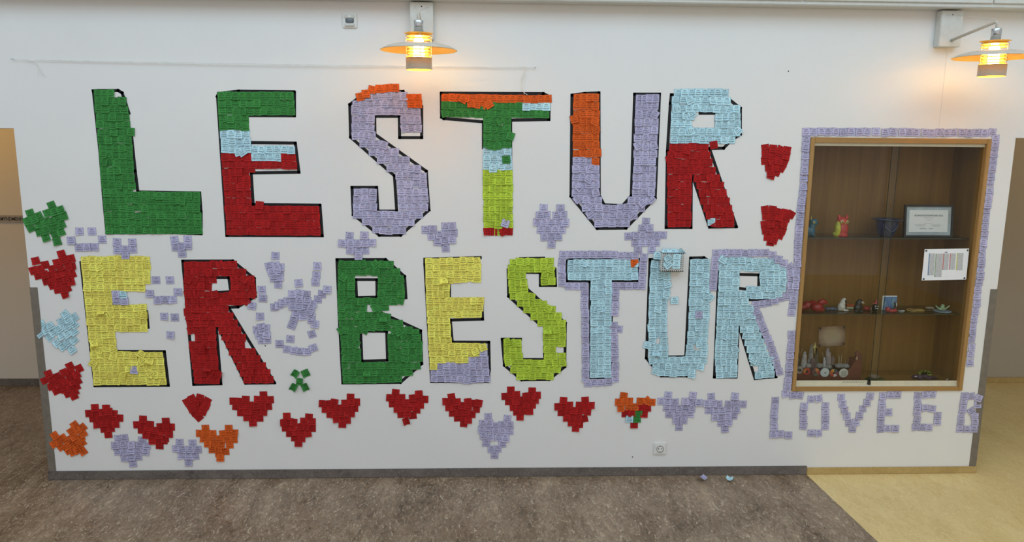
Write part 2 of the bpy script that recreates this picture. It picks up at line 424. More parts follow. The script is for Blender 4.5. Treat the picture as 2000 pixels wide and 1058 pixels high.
def mosaic(name, label, cat, c, groups, rot=0, group=None, jit=3):
    pts = []
    for col, lst in groups:
        for e in lst:
            cc = e[4] if len(e) > 4 else c
            x, z = wz(cc, e[0], e[1]); pts.append((x, z, col, e[2] if len(e) > 2 and e[2] is not None else rot, e[3] if len(e) > 3 else None))
    root = empty(name, (sum(p[0] for p in pts)/len(pts), 0, min(p[1] for p in pts)-NH/2), label, cat, group)
    for i, (x, z, col, r, v) in enumerate(pts): note(root, x, z, col, r, v, jit, (i*3) % 8)
    return root
def R4(x0, y0, x1, y1): return [(x0, y0), (x1, y0), (x1, y1), (x0, y1)]
GR1, GR2 = 'giant letters of the upper word', 'giant letters of the lower words'

letter('letter_l', 'tall green letter L made of paper notes', 'a',
    [(572,52),(705,45),(768,95),(785,200),(800,330),(812,500),(825,625),(829,668),(1215,672),(1232,925),(645,918),(615,560)],
    [([(566,54),(600,52),(718,52),(742,66),(752,95),(784,190)], False), ([(568,56),(608,420),(628,680),(650,917),(1040,915),(1222,922),(1222,790),(1214,674),(838,668),(822,540),(800,330)], False)],
    [], 'G', gaps=[(722,70,16,14)], extra=[(745,115,'G',-2),(796,303,'G',-3)], px=.042, group=GR1, mess=.01)
letter('letter_e', 'letter E of green, light blue and red paper notes', 'b',
    [(78,68),(140,58),(545,62),(546,198),(268,200),(270,300),(282,368),(545,374),(566,545),(275,548),(285,745),(695,745),(705,927),(135,930),(100,430)],
    [([(76,88),(85,70),(205,56),(541,60)], False), ([(545,62),(545,205),(272,204)], False), ([(78,90),(134,932),(714,934),(700,748),(294,744),(282,552),(572,548),(550,371),(280,368)], False)],
    [(R4(60,40,600,276),'G'), ([(90,276),(275,276),(282,415),(262,440),(90,432)],'B'), (R4(276,360,545,416),'B'), (R4(300,416,472,466),'B')], 'R',
    extra=[(230,425,'B',35),(205,425,'B',15),(335,748,'R',-6)], group=GR1, px=.0415)
letter('letter_s', 'lavender letter S capped with orange notes', 'b',
    [(892,132),(985,66),(1205,58),(1310,150),(1320,320),(1192,322),(1188,198),(1030,198),(1030,320),(1345,545),(1360,775),(1195,922),(1055,922),(905,815),(903,650),(1042,650),(1048,785),(1180,790),(1165,575),(893,330)],
    [([(881,138),(940,92),(990,60),(1205,58),(1222,85)], False), ([(1318,150),(1318,338),(1184,338),(1182,208),(1032,208),(1034,318),(1346,542),(1362,778),(1190,930),(1060,930),(902,806),(894,640),(1044,640),(1052,784),(1166,784),(1152,570),(886,335),(881,138)], False)],
    [], 'L', extra=[(945,90,'O',12),(980,72,'O',6),(1018,48,'O',-8),(1063,42,'O',4),(1110,38,'O',4),(1157,36,'O',3),(1250,98,'O'),(1293,98,'O',2),(1257,133,'O'),(1297,135,'O')], px=.045, pz=.0445, group=GR1, mess=.03)
letter('letter_t', 'letter T of orange, green, light blue and lime note bands', 'c',
    [(70,72),(738,80),(720,218),(492,222),(492,330),(500,540),(502,932),(328,932),(322,700),(325,234),(70,217)],
    [([(68,68),(688,71),(724,88),(722,228),(490,232),(490,545)], False), ([(68,70),(70,214),(84,222),(324,242),(324,400)], False)],
    [(R4(60,50,760,127),'O'), (R4(562,127,760,170),'B'), ([(320,392),(440,405),(440,388),(500,388),(500,532),(318,532)],'B'), (R4(300,120,800,392),'G'), (R4(60,120,800,392),'G'), (R4(300,895,405,960),'R'), (R4(425,895,510,960),'R')], 'M',
    extra=[(250,130,'O',10),(282,135,'O',-12),(320,138,'O',-22),(357,136,'O',35),(200,104,'O',-25),(488,328,'G',-22),(383,352,'G',-6),(463,472,'G',4),(382,525,'B'),(372,388,'G',-10),(410,388,'G',12),(457,858,'L',-22),(447,908,'R',28)], px=.040, group=GR1, mess=.03)
letter('letter_u', 'letter U of lavender notes with an orange upper arm', 'c',
    [(872,76),(1028,70),(1028,690),(1060,748),(1170,748),(1228,690),(1250,82),(1392,80),(1364,705),(1190,880),(1015,880),(862,690)],
    [([(862,80),(940,70),(1026,66),(1028,690),(1058,746),(1170,750),(1222,692),(1243,74),(1394,74),(1368,705),(1190,888),(1016,890),(856,694)], True)],
    [([(840,40),(1040,40),(1040,500),(985,502),(980,460),(910,458),(908,438),(840,438)],'O')], 'L',
    extra=[(1003,287,'O',38),(875,225,'O',12),(1016,430,'O'),(1000,240,'O',-18),(960,590,'L',-25),(985,525,'L',-15),(895,710,'L',40),(960,750,'L',35),(970,800,'L',35),(1340,710,'L',38),(1290,735,'L',40),(1225,810,'L',45),(905,640,'L',50)],
    px=.0445, pz=.0445, mess=.06, group=GR1)
letter('letter_r', 'letter R with light blue bowl and red legs of notes', 'd',
    [(365,48),(685,42),(705,115),(765,155),(768,300),(705,388),(570,395),(600,510),(660,620),(725,800),(728,878),(575,880),(470,545),(465,880),(325,880),(318,460),(340,370),(350,95),(365,95)],
    [([(370,78),(346,78),(340,130),(322,420),(314,884),(466,884),(468,552),(578,882),(742,880),(578,404),(664,402),(708,356),(766,318),(766,160),(705,112)], False), ([(520,190),(620,190),(618,268)], False)],
    [([(300,20),(800,20),(800,400),(625,400),(625,366),(410,388),(408,370),(300,370)],'B')], 'R', holes=[[(490,200),(612,196),(612,272),(505,290),(470,255)]],
    extra=[(748,298,'B',38),(470,195,'B',30),(378,165,'B',-78),(462,300,'B',-65),(588,850,'B',0),(602,383,'R',12),(440,415,'R',-15),(335,470,'R',20),(640,785,'R',4)], px=.0435, group=GR1, mess=.05)
mosaic('colon_dot', 'upper red fan-shaped dot of the colon after letter R', 'colon dot', 'd', [('R', [(917,402,6),(963,405,-6),(1008,412,-20),(1048,415,-8),(918,440,8),(958,445),(1000,440,-14),(1042,448,-12),(915,478,10),(955,482),(998,478,-14),(1032,485,-18),(938,518,12),(975,518),(1015,522,-30),(948,548,10),(985,548,-22),(952,567,-18)])], group='dots of the colon')
mosaic('colon_dot', 'lower red pointed dot of the colon with its flared right corner', 'colon dot', 'd', [('R', [(915,775,12),(960,775,-5),(995,790,-14),(1037,795,-10),(1072,805,-32),(920,815,8),(960,818),(1000,820,-14),(1045,828,-18),(912,865,6),(950,862),(990,858,-12),(1028,866,-16),(918,900,8),(958,902),(998,898,-10),(1020,905,-20),(930,942),(972,940,-16),(1005,932,-18),(948,972,-10),(968,960,-18)])], group='dots of the colon')

letter('letter_e', 'yellow letter E with a lavender square stuck on its foot', 'e',
    [(468,80),(958,72),(968,268),(925,272),(925,318),(690,322),(700,415),(938,412),(942,610),(712,618),(728,752),(1050,760),(1080,985),(562,990),(505,450)],
    [([(468,118),(540,760),(567,996),(1090,993),(1062,752),(735,750)], False), ([(936,468),(946,580)], False)], [], 'Y',
    extra=[(718,343,'L'),(768,346,'B'),(722,390,'L'),(780,392,'L'),(850,882,'L',-8),(700,788,'Y',-30),(560,835,'Y',-28),(770,920,'Y',-12,6),(918,495,'Y',-6,6),(900,770,'Y',-35),(905,815,'Y',40),(958,825,'Y',-20,5),(960,905,'Y',40),(612,475,'Y',5,5),(680,492,'Y',-60),(600,742,'Y',80),(568,705,'Y',8,5)], px=.0395, pz=.0402, group=GR2, mess=.02)
letter('letter_r', 'red letter R of ragged notes with white gaps', 'f',
    [(70,116),(418,108),(575,240),(586,355),(545,390),(455,428),(380,432),(410,480),(515,660),(705,925),(715,978),(508,978),(290,540),(330,978),(150,978),(108,690),(78,430)],
    [([(62,108),(418,107),(572,232),(578,360),(455,434),(388,438),(716,975),(510,978),(298,545),(334,982),(140,986)], True), ([(285,226),(390,226),(404,326),(320,330)], False)], [], 'R',
    holes=[[(300,222),(398,220),(411,332),(318,337),(312,312),(268,312),(268,280),(308,278)]], gaps=[(128,655,20,22),(512,700,24,22)],
    extra=[(520,390,'R',35),(560,335,'R',10),(500,235,'R',-40),(545,250,'R',-20),(250,190,'R',10),(290,345,'R',15),(130,345,'R',6),(240,880,'R',3,5),(320,915,'R',-20,6),(205,735,'R',0,6),(468,700,'R',12),(100,470,'R',4)], mess=.12, jit=4, px=.0405, group=GR2)
letter('letter_b', 'green letter B of paper notes with two square holes', 'g',
    [(78,105),(440,105),(490,155),(542,210),(553,388),(500,418),(385,465),(470,505),(575,575),(660,600),(677,740),(672,840),(590,915),(500,968),(110,978),(95,700),(70,420)],
    [([(66,98),(412,97),(548,217),(558,370)], False), ([(66,98),(85,560),(108,976),(518,972),(670,838),(662,604),(372,472)], False), ([(200,240),(350,240),(352,364),(206,368)], True), ([(235,606),(420,608),(426,814),(244,820)], True)], [], 'G',
    holes=[[(192,234),(358,234),(360,371),(199,374)], [(227,600),(428,600),(434,820),(237,826)]],
    gaps=[(300,118,22,14),(300,440,20,16)],
    extra=[(112,222,'G',-35),(340,130,'G',40),(310,178,'G',-35,3),(265,598,'G',-25),(100,598,'G',30),(340,440,'G',25),(505,612,'G',40),(395,528,'G',-6,5),(280,915,'G',-10,5)], mess=.10, jit=4, px=.043, group=GR2)
letter('letter_e', 'yellow letter E standing on a lavender foot', 'g',
    [(695,92),(1090,80),(1092,252),(872,262),(866,370),(1118,366),(1095,515),(870,522),(885,685),(1130,685),(1160,970),(735,965),(705,420)],
    [([(693,94),(1088,83)], False), ([(692,96),(692,130),(740,966),(1140,966),(1152,880),(1148,685),(888,684),(874,528),(1104,522),(1100,420)], False), ([(868,265),(868,368)], False)],
    [([(700,862),(772,862),(772,820),(992,820),(992,778),(1105,778),(1105,738),(1200,738),(1200,1000),(700,1000)],'L')], 'Y',
    extra=[(945,948,'L',4),(992,955,'L',-4),(1050,750,'Y',25),(992,905,'L'),(830,255,'Y',0,5)], px=.040, pz=.040, group=GR2, mess=.03)
letter('letter_s', 'lime green letter S made of paper notes', 'h',
    [(138,98),(205,92),(440,88),(456,272),(355,275),(350,185),(245,190),(255,310),(335,380),(425,420),(528,535),(526,850),(410,950),(205,950),(95,840),(82,668),(210,660),(220,812),(375,812),(365,575),(320,545),(125,350),(112,150)],
    [([(205,90),(372,87)], False), ([(452,165),(456,282),(348,282),(347,190),(250,188)], False), ([(255,308),(526,550),(522,860),(410,952),(215,954),(92,850),(76,664),(208,664)], False), ([(222,808),(378,808),(376,720)], False), ([(118,170),(122,358),(200,430),(345,560)], False)], [], 'M',
    gaps=[(482,745,24,16)], extra=[(405,445,'M',-28),(505,828,'M',12),(110,680,'M',8,6),(400,615,'M',4,5)], px=.0415, pz=.041, group=GR2, mess=.05)
t2 = letter('letter_t', 'light blue letter T outlined with lavender notes', 'h',
    [(540,105),(650,95),(1045,95),(1040,245),(856,248),(850,938),(700,938),(706,252),(540,250)],
    [([(533,108),(562,96),(1046,96),(1042,252),(856,250),(849,938),(701,938),(702,256),(537,248),(533,108)], False)], [], 'B',
    extra=[(1018,122,'O',0),(750,455,'B',-4),(770,445,'B',10)], px=.041, pz=.0405, group=GR2, mess=.02)
for pts in ([(510,62),(563,62),(615,62),(667,62),(718,60),(770,62),(820,60),(870,62),(922,70),(972,70),(1020,70),(1085,80),(1078,132),(1075,183),(1073,233),(1070,283),(882,283),(930,283),(978,283),(1025,283),(502,115),(500,165),(503,215),(503,263),(552,285),(605,285),(660,285),
             (665,332),(664,383),(662,430),(668,478),(668,527),(668,577),(668,620),(668,665),(670,718),(670,765),(670,810),(672,860),(670,905),(670,945),(882,328),(880,375),(880,425),(876,470),(870,565),(868,610),(907,592,-8),(875,662),(875,710),(877,760),(876,800),(880,855),(878,900),(880,947),(688,978),(733,972),(780,972),(830,967)],):
    for q in pts:
        x, z = wz('h', q[0], q[1]); note(t2, x, z, 'L', q[2] if len(q) > 2 else 0, None, 2.5)
letter('letter_u', 'light blue letter U of curling notes below the white basket', 'i',
    [(150,105),(285,105),(288,290),(265,400),(262,600),(272,792),(395,792),(415,600),(432,92),(565,97),(570,400),(555,650),(546,830),(500,885),(412,926),(215,926),(138,830),(130,600)],
    [([(205,97),(144,97),(118,798),(205,905),(225,926),(405,926),(425,905)], False), ([(545,95),(528,84),(433,86),(398,788),(275,790)], False), ([(252,290),(255,310)], False)], [], 'B',
    extra=[(125,705,'B',-18),(570,365,'B',-40),(317,387,'B',0),(490,490,'L',4),(258,345,'B',-15),(185,770,'B',6,5),(265,270,'B',12),(440,915,'B',-5),(185,890,'B',-15),(490,700,'B',10,6)], gaps=[(190,665,14,18),(465,722,14,18)], px=.0405, pz=.0405, mess=.10, jit=4, group=GR2)
r3 = letter('letter_r', 'light blue letter R edged with lavender notes', 'i',
    [(640,80),(700,78),(1030,95),(1115,155),(1118,290),(1080,352),(990,382),(835,388),(872,432),(945,660),(1015,850),(1030,930),(895,945),(860,820),(776,552),(760,932),(612,935),(605,800),(620,500),(635,150)],
    [([(633,155),(618,560),(602,934),(758,934),(774,560),(892,944),(1042,932),(1020,840)], False), ([(880,490),(942,660)], False), ([(780,203),(920,206),(918,282)], False), ([(780,302),(832,308)], False), ([(835,384),(995,377)], False)], [], 'B',
    holes=[[(778,199),(926,199),(926,284),(835,294),(830,310),(778,308)]], gaps=[(640,622,20,16),(705,712,14,14),(915,885,16,14)], extra=[(670,640,'B',-20),(905,780,'B',-35),(880,810,'B',-25),(805,345,'B',8),(662,95,'B',-30),(1000,815,'B',8),(985,860,'B',10)], px=.041, pz=.0415, mess=.05, group=GR2)
for q in [(615,52),(668,50),(720,50),(772,50),(822,53),(870,50),(917,50),(965,50),(1015,65,-8),(1058,95,-10),(1097,122,-10),(1138,150,28),(1145,195,4),(1148,240),(1145,280),(1140,320),(610,100),(605,145),(600,193),(597,243),(592,290),(1120,360,4),(1075,370,5),(1030,390,8),(985,405,6),(940,412,4),(893,418),
          (900,462,18),(918,500,18),(932,540,16),(947,580,18),(965,625,18),(985,662,16),(1000,705,16),(1015,745,16),(1030,790,16),(1045,845,14),(1062,895,14)]:
    x, z = wz('i', q[0], q[1]); note(r3, x, z, 'L', q[2] if len(q) > 2 else 0, None, 2.5)

HG = 'note hearts on the wall'
def heart(label, c, groups, rot=0): return mosaic('note_heart', label, 'heart', c, groups, rot, HG)
heart('green heart of paper notes beside the foot of letter L', 'a', [('G', [(315,750),(185,798),(237,815),(290,797),(330,790),(370,777),(168,845),(210,835),(345,825),(388,815),(192,885),(238,865),(285,850),(320,845),(243,910),(285,900),(328,880),(375,865),(282,945),(335,925),(372,912),(350,970)])], 20)
heart('tilted red heart between the green and light blue hearts on the wall edge', 'e', [('R', [(332,58),(398,90),(148,107),(215,135),(130,175),(300,120),(350,100),(180,165),(265,165),(320,150),(380,145),(408,148),(165,210),(215,205),(260,205),(310,200),(355,190),(405,200),(225,250),(270,245),(320,240),(365,235),(265,280),(310,275),(355,270),(398,255),(305,310),(350,305),(370,300),(358,345)])], 15)
heart('tilted light blue heart beside the stem of the yellow letter E', 'e', [('B', [(190,558),(358,487),(420,507),(175,623),(220,600),(250,570),(330,537),(375,520),(245,650),(270,615),(310,590),(365,575),(420,560),(300,690),(330,640),(372,625),(420,610),(340,715),(375,685),(418,670),(405,738),(395,540)])], 34)
heart('tilted red heart on the corner guard under the light blue heart', 'e', [('R', [(392,855),(455,872),(240,910),(300,930),(210,955),(350,900),(400,895),(265,960),(330,945),(390,935),(440,915),(255,1000),(310,985),(360,975),(410,965),(445,960),(295,1030),(345,1020),(395,1005),(435,1000),(375,1050),(425,1035),(272,135,22,None,'j')])], 22)
heart('tilted orange heart in the bottom corner by the corner guard', 'j', [('O', [(278,372),(340,392),(115,457),(180,478),(108,525),(150,505),(250,425),(300,415),(215,500),(345,440),(270,470),(325,480),(165,550),(215,545),(250,520),(300,510),(335,515),(225,580),(270,570),(315,550),(262,590),(300,575),(345,588)])], 32)
heart('red heart above and beside the larger lavender heart', 'j', [('R', [(441,232),(535,235),(395,278),(450,275),(505,270),(555,262),(595,280),(640,315),(425,320),(480,315),(535,305),(590,315),(460,370),(520,355),(570,350),(610,365),(515,405),(570,400),(550,448)])], 2)
heart('red heart wedged between the two lavender hearts', 'j', [('R', [(832,325),(1018,342),(785,370),(835,370),(890,368),(975,385),(1060,388),(1020,390),(820,415),(870,410),(930,415),(985,425),(1045,445),(860,455),(915,450),(965,455),(1010,485),(910,500),(960,495),(1000,500),(968,540)])])
heart('larger lavender heart under the wedge of two red hearts', 'j', [('L', [(630,482),(680,477),(825,495),(605,538),(670,530),(737,533),(802,535),(862,540),(625,590),(683,585),(735,580),(793,585),(853,590),(683,640),(737,632),(793,630),(750,683)])], 3)
heart('small ten-note lavender heart beside the upright orange heart', 'j', [('L', [(1130,515),(1235,520),(1102,565),(1157,572),(1217,570),(1277,570),(1145,620),(1203,622),(1257,625),(1203,675)])])
heart('upright orange heart under the small red fan-shaped heart', 'j', [('O', [(1340,400),(1530,400),(1295,440),(1345,440),(1398,443),(1485,443),(1532,440),(1577,437),(1325,485),(1385,485),(1450,485),(1510,480),(1570,490),(1360,525),(1415,520),(1470,535),(1537,535),(1400,572),(1450,560),(1503,588),(1450,605),(1462,637)])])
heart('small red fan-shaped heart under the ragged red letter R', 'j', [('R', [(1190,185,28),(1232,157,25),(1295,150,-18),(1352,178,-28),(1210,210,28),(1260,190,20),(1310,195,-14),(1345,215,-24),(1228,240,24),(1275,230,8),(1325,235,-20),(1248,270,24),(1290,268,0),(1320,262,-24),(1285,310,40)])])
heart('wide red heart under the right foot of the red letter R', 'j', [('R', [(1812,128),(1567,178),(1618,180),(1668,165),(1765,165),(1812,165),(1865,167),(1590,222),(1640,215),(1700,212),(1755,215),(1805,210),(1850,220),(1630,270),(1685,260),(1735,255),(1790,255),(1812,265),(1680,308),(1730,300),(1780,315),(1727,352)])])
heart('red heart below the five scattered green notes', 'k', [('R', [(85,302,8),(265,308),(62,350,0,6),(110,345),(140,350),(225,340),(290,345),(75,395),(130,390),(195,385),(245,380),(290,400),(110,440),(160,430),(215,425),(255,440),(150,478),(205,480),(180,518)])])
heart('red heart under the left foot of the green letter B', 'k', [('R', [(603,147),(472,188,-8,4),(378,198),(425,200),(560,195),(610,190),(650,185),(400,245),(450,240),(500,235),(550,235),(605,230),(635,235),(440,285),(490,280),(540,280),(580,270),(610,280),(490,325),(535,325),(575,330),(538,365)])])
heart('red heart with a drooping twisted note for its tip', 'k', [('R', [(970,110),(1160,120),(925,150),(970,150),(1018,150),(1110,152),(1160,155),(1205,163),(945,200),(1000,195),(1055,190),(1110,195),(1170,210),(985,240),(1035,235),(1090,230),(1140,250),(1015,285),(1065,280),(1110,295),(1058,340,12,6)])])
heart('red heart under the lavender foot of the yellow letter E', 'k', [('R', [(1425,145,10),(1380,182),(1425,180),(1470,185),(1558,183),(1605,195),(1645,194,-6),(1405,230),(1460,225),(1510,215),(1560,225),(1625,245),(1435,275),(1490,270),(1540,265),(1590,285),(1475,315),(1530,310),(1560,330),(1525,360)])])
heart('lavender heart with a white gap in its middle', 'k', [('L', [(1723,305),(1880,320),(1680,358),(1735,358),(1785,380),(1838,368),(1897,372),(1670,407),(1725,410),(1785,415),(1840,425),(1897,425),(1687,460),(1742,470),(1805,473),(1863,480),(1707,520),(1837,527,10),(1750,568),(1800,567),(1775,617)])])
heart('red heart right under the lime green letter S', 'l', [('R', [(145,82),(305,88),(103,128),(145,125),(187,115),(260,125),(305,125),(342,120),(130,168),(180,165),(225,155),(275,160),(328,158),(165,210),(215,205),(260,205),(305,195),(190,245),(235,240),(285,240),(215,283)])])
heart('red heart beside the mixed orange, red and green heart', 'l', [('R', [(540,160),(703,158),(500,205),(545,200),(585,195),(660,195),(705,195),(747,197),(525,250),(575,245),(620,235),(670,235),(720,245),(565,290),(610,280),(655,280),(695,297,10),(600,325),(645,315),(660,340),(632,368)])])
heart('heart of mixed orange, red, green and light blue notes', 'l', [('O', [(992,125),(955,172),(1000,165),(1035,165),(1117,165),(1168,160,40),(1203,173),(970,218),(1030,208),(1078,208)]), ('R', [(1125,210),(1170,215),(1005,258),(1055,255),(1145,260),(1070,340)]), ('G', [(1103,255),(1092,298)]), ('B', [(1035,298)])])
heart('lavender heart between the mixed-colour heart and another lavender heart', 'l', [('L', [(1327,120),(1512,122,-6),(1275,165),(1325,167),(1378,172,8,2),(1455,165),(1505,172,30),(1555,175),(1315,215),(1360,215),(1408,220),(1455,215),(1503,220),(1335,262),(1388,263),(1440,262),(1492,260),(1385,308),(1440,307),(1408,360)])])
heart('lavender heart under the lavender-edged light blue letter R', 'l', [('L', [(1650,130),(1828,127),(1617,182),(1665,182),(1705,187),(1780,187),(1828,180),(1887,187),(1630,235),(1682,235),(1732,235),(1780,230),(1838,230),(1677,285),(1725,285),(1775,280),(1820,275),(1725,328),(1780,322),(1752,372)])])
heart('lavender heart standing between the stem of letter T and letter U', 'c', [('L', [(690,765),(792,766),(667,810),(708,808),(768,810),(808,808),(650,852),(692,852),(737,855),(778,852),(820,853),(672,898),(715,897),(758,897),(798,896),(695,942),(737,942),(778,938),(738,985)])])
heart('small lavender heart under the lavender letter S curve, shaped like a cross', 'b', [('L', [(880,935),(970,932),(837,980),(884,980),(930,980),(973,978),(1018,977),(885,1022),(932,1025),(974,1022),(220,72,None,None,'g')])])
heart('loose lavender heart between the feet of letters S and T', 'c', [('L', [(92,877),(133,875),(57,927),(95,918),(143,915),(48,970),(90,963),(133,957),(95,1010),(1342,897,None,None,'b'),(1385,893,None,None,'b'),(1377,937,None,None,'b'),(1415,965,None,None,'b')])])
heart('little Y-shaped lavender heart overlapping the top of the yellow letter E', 'a', [('L', [(712,973),(806,975),(717,1017),(762,1017),(808,1015),(785,65,None,None,'e')])])
heart('little Y-shaped lavender heart above the ragged red letter R', 'a', [('L', [(1062,960),(1142,957),(1070,1003),(1105,998),(1143,992),(1108,1040)])])
SG = 'lavender note pictures'
mosaic('note_smiley', 'lavender smiling face of seven notes beside the green heart', 'face', 'a', [('L', [(484,908),(560,907),(435,962),(622,957),(482,1005),(530,1003),(577,1003)])], group=SG)
mosaic('note_smiley', 'lavender smiling face of seven notes between yellow E and red R', 'face', 'e', [('L', [(1003,243),(1102,243),(960,340),(1160,328),(1016,385),(1069,383),(1122,383)])], group=SG)
mosaic('note_smiley', 'lavender face of three notes, two eyes and a mouth', 'face', 'e', [('L', [(1062,503),(1137,508),(1108,634)])], group=SG)
mosaic('star_figure', 'lavender spaceship shape of notes between letters U and R', 'note picture', 'c', [('L', [(1312,847),(1290,890),(1332,887),(1205,937),(1250,933),(1290,933),(1335,930),(1375,930),(1415,930),(1247,975),(1290,975),(1333,975),(1373,973),(1263,1020),(1347,1018)])], group=SG)
mosaic('note_cone', 'lavender ice cream cone shape of bunched notes', 'note picture', 'f', [('L', [(722,71),(678,143,8),(725,138),(757,150,-5),(735,165),(695,185,12),(755,185),(712,225,8),(752,222),(743,273)])], group=SG)
mosaic('note_cluster', 'lavender round cluster of crumpled notes by the red R leg', 'note picture', 'f', [('L', [(590,597,8),(622,577,6),(655,582,-10),(605,630,12),(640,625),(660,632,-10),(630,600,6),(625,668,4),(663,668)])], group=SG)
mosaic('note_column', 'four loose lavender notes trailing down beside the red letter R', 'note picture', 'f', [('L', [(625,311),(634,372),(556,425,-6),(613,502)])], group=SG)
mosaic('note_column', 'three stacked lavender notes above the raised arm of the note figure', 'note picture', 'f', [('L', [(1021,143),(1015,207),(1008,257)])], group=SG)
mosaic('note_figure', 'lavender dancing figure of notes with one arm raised', 'note picture', 'f', [('L', [(888,264),(843,342),(897,336,-5),(944,345,-5),(845,385),(893,388),(950,390),(845,428),(890,430),(935,425),(978,440,-5),(992,412),(812,390),(775,403,6),(746,422,6),(716,435),(1025,380,-5),(1054,342,-8),(1092,310,-12),(865,482,-5),(912,462),(965,465),(915,502),(975,495,-25),(980,525,-10),(1004,556,-12),(855,525,-18),(840,565,-25)])], group=SG)
mosaic('smiling_mouth', 'lavender smile of notes below the dancing note figure', 'note picture', 'f', [('L', [(982,627,12),(829,662,-3),(752,696,5),(804,735,-4),(855,745),(895,750),(946,752),(993,725,15)])], group=SG)
mosaic('note_cross', 'five curling green notes set out as a cross', 'note picture', 'f', [('G', [(865,908,-32,6),(938,905,22,4),(898,965,-4,6),(853,1005,-30,6),(937,1003,18,6)])])
nb = mosaic('note_border', 'lavender note border running around the wooden display cabinet', 'border', 'n', [('L', list(zip([205,262,316,367,422,478,535,597,655,720,787,846,912,965,1015,1078,1130,1188,1237,1292,1352,1405,1463,1520,1580],[65,67,63,65,65,67,65,66,65,64,70,66,67,69,71,72,75,69,73,71,72,75,72,74,69]))
    + [(1602,115),(1597,170),(1590,223),(1583,282),(1575,338),(1568,390),(1560,443),(1556,507),(1548,555),(1543,600),(1533,655),(1525,710),(1520,770),(1520,825),(1510,880),(1505,930),(1500,980),(1497,1030)]
    + [(x, y, None, None, 'o') for x, y in [(1490,95),(1490,143),(1480,190),(1470,240),(1463,293),(1465,345),(1452,400),(1440,455),(1435,510),(1430,562),(1423,612),(1425,670),(1417,725),(1413,785)]]
    + [(205,125),(200,182),(200,238),(197,296),(193,352),(188,405),(185,468),(180,525),(172,578),(165,632),(162,683),(157,737),(152,788),(150,842),(145,890),(143,940),(142,993),(141,1035)]
    + [(x, y, None, None, 'o') for x, y in [(138,110),(130,165),(125,215),(118,265),(112,320),(105,370),(98,415),(97,575),(98,628),(92,678),(87,730),(85,778),(80,822),(78,870),(70,920),(65,965),(52,1015),(105,1025),(157,1025)]])], jit=3.5)
LG = 'small lavender letters under the cabinet'
def small(n, label, pts): mosaic(n, label, 'letter', 'm', [('L', pts)], group=LG, jit=3)
small('small_letter_l', 'small lavender letter L of eight notes', [(131,160),(127,210),(121,262),(120,310),(122,358),(116,412),(170,410),(229,418)])
small('small_letter_o', 'small lavender letter O of notes', [(400,150),(457,145,6),(347,202),(340,252),(342,303),(342,352),(507,200),(507,252),(506,305),(506,355),(400,404),(455,405)])
small('small_letter_v', 'small lavender letter V of notes', [(625,137),(636,188),(650,233),(668,277),(685,328),(710,372),(735,322),(762,273),(788,223),(819,174),(842,128)])
small('small_letter_e', 'small lavender letter E of notes', [(938,126),(996,119),(1048,117),(933,177),(929,224),(925,273),(922,324),(980,247),(921,376),(972,370),(1030,370)])
small('small_digit_six', 'small lavender digit 6 of notes', [(1200,122,0,7),(1258,117,10),(1310,113,-8),(1200,158),(1200,200),(1195,247),(1255,216),(1308,222,-8),(1350,272),(1347,317),(1195,306,-8),(1182,360),(1232,360),(1282,362)])
small('small_letter_b', 'small lavender letter B overlapping the corner guard', [(1552,126),(1603,128),(1657,142,-22),(1650,190),(1543,175),(1538,222),(1603,240,38),(1628,278,-6),(1528,273),(1523,325),(1630,325),(1517,374),(1571,374),(1622,374)])

# ================================================================== WALL FIXTURES
def at(px, py, Y=0.0): return atY(px, py, Y)
# passage sign
c0 = at(0, 427, FY); zt = at(20, 420.5, FY).z; zb_ = at(20, 434.5, FY).z
sg = empty('wall_sign', (c0.x, FY, zb_), 'grey sign strip lettered MYNDMENNT in black on passage wall', 'sign')
bm = bmesh.new(); rbox(bm, -.30, .55, -.012, 0, 0, zt-zb_, r=.002); link('sign_plate', bm, plain('sign_grey', (166, 158, 149), .4), sg)
tx = text('lettering', 'MYNDMENNT', .041, MAT['ink'], sg, (at(2.5, 427, FY).x-c0.x, -.0125, (zt-zb_)/2), align='LEFT', bold=.0004)
w = at(46.5, 427, FY).x - at(2.5, 427, FY).x; xs_ = [v.co.x for v in tx.data.vertices]; tx.scale.x = w*9/8/(max(xs_)-min(xs_))*.985
# motion sensor
P = at(683.5, 40.5); q = .040
ms = empty('motion_sensor', (P.x, 0, P.z), 'white square motion sensor high on the wall', 'sensor')
bm = bmesh.new(); rbox(bm, -q, q, -.010, 0, -q, q, r=.004); link('frame', bm, MAT['white'], ms)
bm = bmesh.new(); rbox(bm, -.027, .027, -.019, -.009, .011, .030, r=.003); rbox(bm, -.027, .027, -.019, -.009, -.031, -.014, r=.003); link('housing', bm, MAT['white2'], ms)
bm = bmesh.new(); rbox(bm, -.006, .007, -.0205, -.018, .014, .029, r=.001); link('indicator_window', bm, MAT['white'], ms)
bm = bmesh.new()
lathe(bm, [(0.020, -.0125), (.0235, -.006), (.0235, .006), (.020, .0115)], 20); bmesh.ops.scale(bm, vec=(1.05, .6, 1), verts=bm.verts); bmesh.ops.translate(bm, vec=(0, -.007, -.0015), verts=bm.verts)
link('lens', bm, MAT['smoke'], ms, True)
